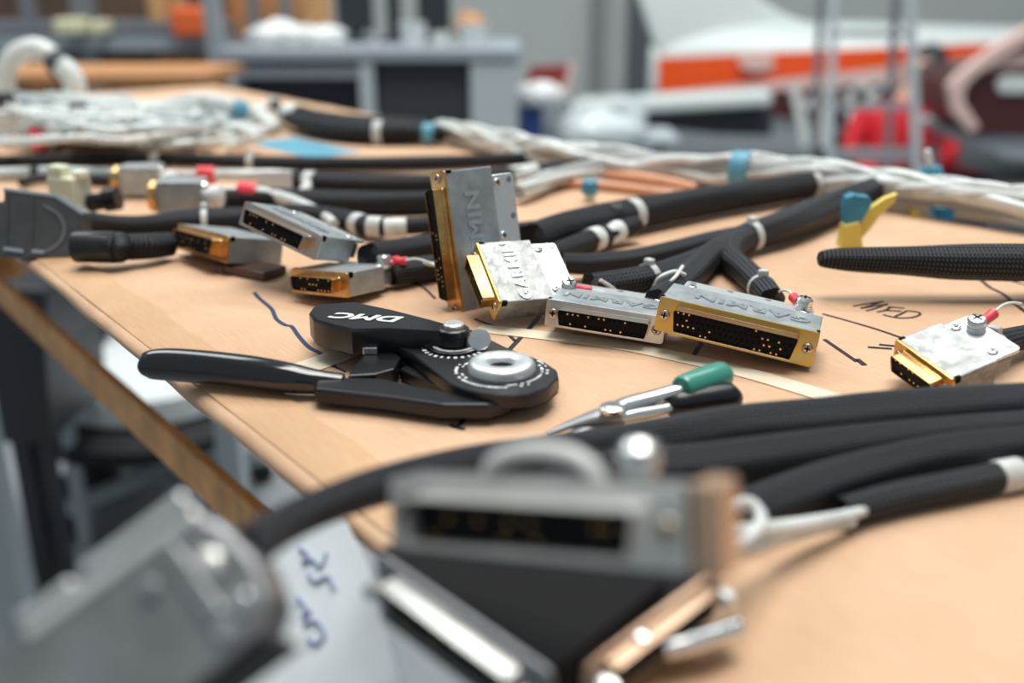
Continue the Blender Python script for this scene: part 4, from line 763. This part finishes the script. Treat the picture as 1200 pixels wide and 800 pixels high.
# ------------------------------------------------------------------ aircraft
YA = 5.6
ac = thing('aircraft', 'white, orange and maroon light aircraft tail parked in the hangar', 'aircraft', Q(960, 168, YA))
def loft(name, secs, m, parent, n=20):
    # secs: (px, y_top, y_bottom, half width m)
    b = MB(); vs = []; fs = []
    for (px, yt, yb, hw) in secs:
        A, B_ = Q(px, yt, YA), Q(px, yb, YA); cz = (A.z+B_.z)/2; hz = (A.z-B_.z)/2
        for k in range(n):
            a = 2*math.pi*k/n; cs, sn = math.cos(a), math.sin(a); e = .75
            vs.append((A.x, YA+.35+hw*math.copysign(abs(cs)**e, cs), cz+hz*math.copysign(abs(sn)**e, sn)))
    for i in range(len(secs)-1):
        for k in range(n): fs.append((i*n+k, i*n+(k+1) % n, (i+1)*n+(k+1) % n, (i+1)*n+k))
    fs.append(tuple(range(n))[::-1]); fs.append(tuple(range((len(secs)-1)*n, len(secs)*n))); b.add(vs, fs); return wp(b.build(name, m, smooth=True, angle=60), parent)
loft('fuselage', [(772, 58, 118, .03), (800, 50, 128, .08), (860, 36, 140, .16), (920, 28, 152, .23), (1000, 27, 166, .30), (1080, 29, 180, .36), (1180, 32, 196, .42), (1320, 36, 214, .48)], 'aircraft_white', ac)
def stripe(name, pxs, m, off, parent=ac):
    # painted band: strip wrapped just proud of the near side of the body
    return slabY(name, pxs, YA+off, .30, m, parent, 0)
# fin and rudder
q = [(742, -120), (738, 0), (768, 78), (800, 84), (940, 50), (990, 34), (955, 28), (925, 18), (898, 2), (880, -20), (850, -120)]
slabY('fin', [(742, -120), (745, -10), (774, 74), (940, 60), (985, 33), (952, 28), (922, 17), (896, 2), (878, -20), (850, -120)], YA+.30, .09, 'aircraft_white', ac, .03)
# near-side skin with the colours, following the body's bulge
def skin(name, rows, m, dy):
    b = MB(); vs = []; n = len(rows[0])
    for r_ in rows:
        for px, py, hw in r_: v = Q(px, py, YA+.35-hw-dy); vs.append((v.x, v.y, v.z))
    b.add(vs, [(i*n+k, i*n+k+1, (i+1)*n+k+1, (i+1)*n+k) for i in range(len(rows)-1) for k in range(n-1)]); o = b.build(name, m); md = o.modifiers.new('thick', 'SOLIDIFY'); md.thickness = .006; md.offset = -1; return wp(o, ac)
hw = [(772, .05), (800, .10), (860, .17), (920, .24), (1000, .31), (1080, .37), (1180, .43), (1320, .49)]
def row(f): return [(px, f(px), h) for px, h in hw]
skin('orange_stripe', [row(lambda x: 68-(x-772)*.045), row(lambda x: 109-(x-772)*.115)], 'aircraft_orange', .006)
skin('pale_stripe', [row(lambda x: 109-(x-772)*.115), row(lambda x: 112-(x-772)*.045)], 'aircraft_pink', .006)
skin('maroon_belly', [row(lambda x: 112-(x-772)*.045), row(lambda x: 116+(x-772)*.15), ], 'aircraft_maroon', .006)
for q in ([(866, 66), (905, 64), (908, 80), (884, 84), (868, 78)],): slabY('white_patch', q, YA+.10, .02, 'aircraft_pink', ac, 0)
# registration strokes, too blurred to read
for q in ([(925, 100), (936, 100), (952, 172), (940, 172)], [(938, 118), (975, 112), (976, 122), (940, 128)], [(966, 104), (978, 104), (972, 172), (960, 172)], [(990, 98), (1040, 95), (1040, 103), (990, 106)], [(990, 98), (1000, 98), (1004, 150), (994, 150)], [(1000, 120), (1030, 118), (1030, 126), (1000, 128)], [(1022, 98), (1036, 97), (1016, 140), (1006, 140)]):
    slabY('registration_stroke', q, YA-.02, .012, 'aircraft_white', ac, 0)
# stabiliser
b = MB(); q0 = [Q(655, 133, 4.9), Q(690, 113, 5.15), Q(905, 103, 5.6), Q(912, 122, 5.2), Q(880, 127, 4.95), Q(690, 137, 4.85)]
zc = q0[1].z
vs = [(v.x, v.y, Q(x, y, v.y).z) for v, (x, y) in zip(q0, ((655, 133), (690, 113), (905, 103), (912, 122), (880, 127), (690, 137)))]
slabY('stabiliser', [(655, 136), (686, 117), (906, 107), (906, 124), (700, 136), (668, 142)], 4.95, .18, 'aircraft_white', ac, .02)
slabY('stabiliser_shadow', [(680, 140), (906, 124), (906, 160), (840, 158)], 5.1, .3, 'charcoal', ac, .02)  # dark slab standing in for the shadow below the stabiliser
b = MB(); v = Q(980, 170, YA+.35); b.box((v.x, YA+.4, .12), (.12, .3, .24)); b.box((v.x, YA+.4, v.z/2+.05), (.05, .05, v.z+.1)); wp(b.build('tail_stand', 'dark_metal'), ac)
# second aircraft on the right
YB = 4.1
a2 = thing('aircraft', 'maroon aircraft nose with a pale curved band at the right frame edge', 'aircraft', Q(1180, 180, YB))
def skinB(name, pxs, off, th, m): return slabY(name, pxs, YB+off, th, m, a2, .01)
skinB('fuselage', [(1128, 96), (1142, 84), (1400, 62), (1400, 165), (1150, 158), (1122, 130)], .05, .5, 'aircraft_maroon')
skinB('cowling', [(1142, 84), (1166, 66), (1215, 42), (1400, -6), (1400, 62)], .04, .08, 'aircraft_pink'); skinB('brown_panel', [(1172, 64), (1212, 46), (1260, 40), (1260, 56)], .03, .06, 'red_dark')
skinB('pale_band', [(1112, 100), (1122, 88), (1160, 58), (1205, 30), (1400, -30), (1400, -6), (1212, 47), (1170, 71), (1142, 92), (1131, 106), (1131, 120), (1150, 150), (1138, 156), (1117, 132)], .0, .05, 'aircraft_pink')
skinB('belly', [(1135, 160), (1400, 150), (1400, 200), (1180, 186)], .1, .7, 'light_metal')
skinB('white_emblem', [(1168, 96), (1182, 88), (1215, 90), (1215, 110), (1172, 110)], .03, .03, 'aircraft_white')
b = MB(); v = Q(1240, 190, YB+.4); b.box((v.x, YB+.4, v.z/2+.03), (.06, .06, v.z+.1)); b.lathe([(.10, -.05), (.12, -.03), (.12, .03), (.10, .05)], 20, T((v.x, YB+.4, .12)) @ RX(90)); wp(b.build('landing_gear', 'dark_metal'), a2)
# ------------------------------------------------------------------ ladder
YL = 3.85
ld = thing('step_ladder', 'grey metal step ladder in front of the aircraft', 'ladder', Q(1010, 200, YL))
def rail(name, p, q, w_, m): 
    A = Q(*p); B_ = Q(*q); 
    d = (B_-A); B2 = A+d*(A.z/(A.z-B_.z)); b = MB(); M = T((A+B2)/2) @ (B2-A).to_track_quat('Z', 'X').to_matrix().to_4x4(); b.box((0, 0, 0), (w_, w_, (B2-A).length), M); return wp(b.build(name, m), ld)
rail('stile', (979, -60, YL), (972, 190, YL-.02), .028, 'light_metal'); rail('rear_stile', (966, -60, YL+.1), (952, 190, YL+.30), .026, 'frame_grey')
rail('stile', (1064, -60, YL), (1074, 190, YL-.02), .032, 'light_metal'); rail('rear_stile', (1053, -60, YL+.1), (1040, 190, YL+.30), .026, 'frame_grey')
for py in (-20, 40, 125, 182):
    A, B_ = Q(975, py, YL), Q(1068, py, YL); b = MB(); b.box(((A.x+B_.x)/2, YL+.02, A.z), (B_.x-A.x, .08, .045 if py == 182 else .02)); wp(b.build('step', 'frame_grey'), ld)
# ------------------------------------------------------------------ person seated on the floor beyond the ladder
YP = 5.1
pc = Q(1052, 150, YP); gx = pc.x
per = thing('person', 'person in a red top with dark hair seated behind the step ladder', 'person', (gx, YP, 0))
J = [(0, 0, .12), (0, -.01, .28), (0, -.02, .42), (.02, -.01, .50), (.05, 0, .57), (.08, 0, .66), (.09, 0, .74),
     (-.18, 0, .45), (-.25, -.04, .28), (-.16, -.20, .18), (.20, 0, .45), (.27, -.04, .28), (.18, -.20, .18),
     (-.12, -.02, .10), (-.34, -.26, .16), (-.08, -.36, .06), (.12, -.02, .10), (.36, -.26, .16), (.10, -.40, .06)]
Eg = [(0, 1), (1, 2), (2, 3), (3, 4), (4, 5), (5, 6), (2, 7), (7, 8), (8, 9), (2, 10), (10, 11), (11, 12), (0, 13), (13, 14), (14, 15), (0, 16), (16, 17), (17, 18)]
Rr = [.15, .145, .155, .085, .052, .092, .075, .070, .050, .036, .070, .050, .036, .10, .075, .045, .10, .075, .045]
me = bpy.data.meshes.new('body'); me.from_pydata(J, Eg, []); o = bpy.data.objects.new('body', me); COL.objects.link(o); o.parent = per
sk = o.modifiers.new('skin', 'SKIN'); sd = o.modifiers.new('sub', 'SUBSURF'); sd.levels = 2; sd.render_levels = 2
for i, r_ in enumerate(Rr): me.skin_vertices[0].data[i].radius = (r_, r_*(.8 if i < 3 else 1))
me.skin_vertices[0].data[0].use_root = True
me.materials.append(MATS['red_shirt'])
bm_m = MATS['red_shirt']; n_, l_ = nodes(bm_m); bs = n_['Principled BSDF']; tc = n_.new('ShaderNodeTexCoord'); sp = n_.new('ShaderNodeSeparateXYZ'); l_.new(tc.outputs['Object'], sp.inputs[0])
r1 = n_.new('ShaderNodeValToRGB'); r1.color_ramp.interpolation = 'CONSTANT'; e = r1.color_ramp.elements; e[0].position = 0; e[0].color = (.03, .03, .04, 1); e[1].position = .205; e[1].color = (.62, .012, .022, 1); x_ = e.new(.535); x_.color = (.55, .33, .24, 1); l_.new(sp.outputs[2], r1.inputs[0]); l_.new(r1.outputs[0], bs.inputs['Base Color'])
def ell(name, c, s, m, par, cut=None):
    bm = bmesh.new(); bmesh.ops.create_uvsphere(bm, u_segments=18, v_segments=12, radius=1)
    for v in bm.verts: v.co = Vector((v.co.x*s[0]+c[0], v.co.y*s[1]+c[1], v.co.z*s[2]+c[2]))
    me = bpy.data.meshes.new(name); bm.to_mesh(me); bm.free(); me.materials.append(MATS[m]); me.polygons.foreach_set('use_smooth', [True]*len(me.polygons)); return link(name, me, par)
ell('hair', (.125, .02, .665), (.098, .10, .135), 'hair', per); ell('eye', (.055, -.082, .70), (.012, .012, .010), 'hair', per); ell('eye', (.105, -.086, .70), (.012, .012, .010), 'hair', per); ell('nose', (.078, -.098, .675), (.014, .02, .022), 'skin', per); ell('mouth', (.078, -.088, .64), (.026, .01, .008), 'red_dark', per); ell('ear', (.0, -.01, .68), (.014, .022, .034), 'skin', per)
# ------------------------------------------------------------------ under the bench, lower left
t = thing('equipment_stand', 'black equipment stand with thin legs at the left frame edge', 'stand', Q(20, 640, 1.55)); YS = 1.55
slabY('cabinet', [(-120, 325), (54, 340), (52, 420), (60, 520), (-120, 520)], YS, .25, 'dark_metal', t, .006)
for x0, x1, y1 in ((24, 44, 672), (50, 62, 664)):
    A, B_ = Q(x0, 515, YS+.02), Q(x0, y1, YS+.02); b = MB(); b.box((A.x, YS+.03, A.z/2), (.030 if x0 == 24 else .018, .03, A.z)); wp(b.build('leg', 'dark_metal'), t)
A = Q(66, 420, 1.75); b = MB(); b.box((A.x, 1.75, A.z/2+.08), (.022, .022, A.z+.16)); tag(b.build('stand_pole', 'light_metal'), 'thin light grey pole standing right of the black equipment stand', 'pole')
far_box('storage_bin', 'dark blue bin on the floor seen under the left bench corner', 'bin', 18, 322, 150, 430, 2.9, .3, 'deep_blue')
YC = 1.95; cv = Q(180, 478, YC); st_ = thing('rolling_stool', 'low rolling stool with a white seat and black base under the bench', 'stool', (cv.x, YC, 0))
zs = cv.z
b = MB(); b.lathe([(.20, 0), (.235, .015), (.235, .045), (.20, .065)], 36); wp(b.build('base_ring', 'foam_black', smooth=True, M=T((cv.x, YC, zs-.04))), st_)
b = MB(); b.lathe([(.17, 0), (.20, .01), (.20, .06), (.17, .075), (.05, .08)], 36); wp(b.build('seat', 'white_plastic', smooth=True, M=T((cv.x, YC+.02, zs+.026))), st_)
b = MB(); b.lathe([(.03, 0), (.03, zs-.08)], 14); wp(b.build('column', 'light_metal', smooth=True, M=T((cv.x, YC, .05))), st_)
for k in range(5):
    a = k*2*math.pi/5+.3; b = MB(); b.box((.11, 0, .065), (.22, .03, .025), Matrix.Rotation(a, 4, 'Z')); wp(b.build('foot', 'light_metal', M=T((cv.x, YC, 0))), st_)
    b = MB(); b.lathe([(.022, -.012), (.026, -.008), (.026, .008), (.022, .012)], 14, Matrix.Rotation(a, 4, 'Z') @ T((.21, 0, .027)) @ RX(90)); wp(b.build('caster', 'foam_black', smooth=True, M=T((cv.x, YC, 0))), st_)
cv = Q(98, 548, 1.95); b = MB(); b.box((0, 0, .03), (.09, .12, .06)); b.box((0, .02, .075), (.05, .07, .03)); tag(b.build('foot_pedal', 'foam_black', bevel=.008, M=T((cv.x, 1.98, 0))), 'small black foot pedal on the floor beside the grey pole', 'pedal')
far_box('plastic_crate', 'pale plastic crate on the floor behind the rolling stool', 'crate', 120, 395, 250, 460, 2.5, .3, 'white_plastic')
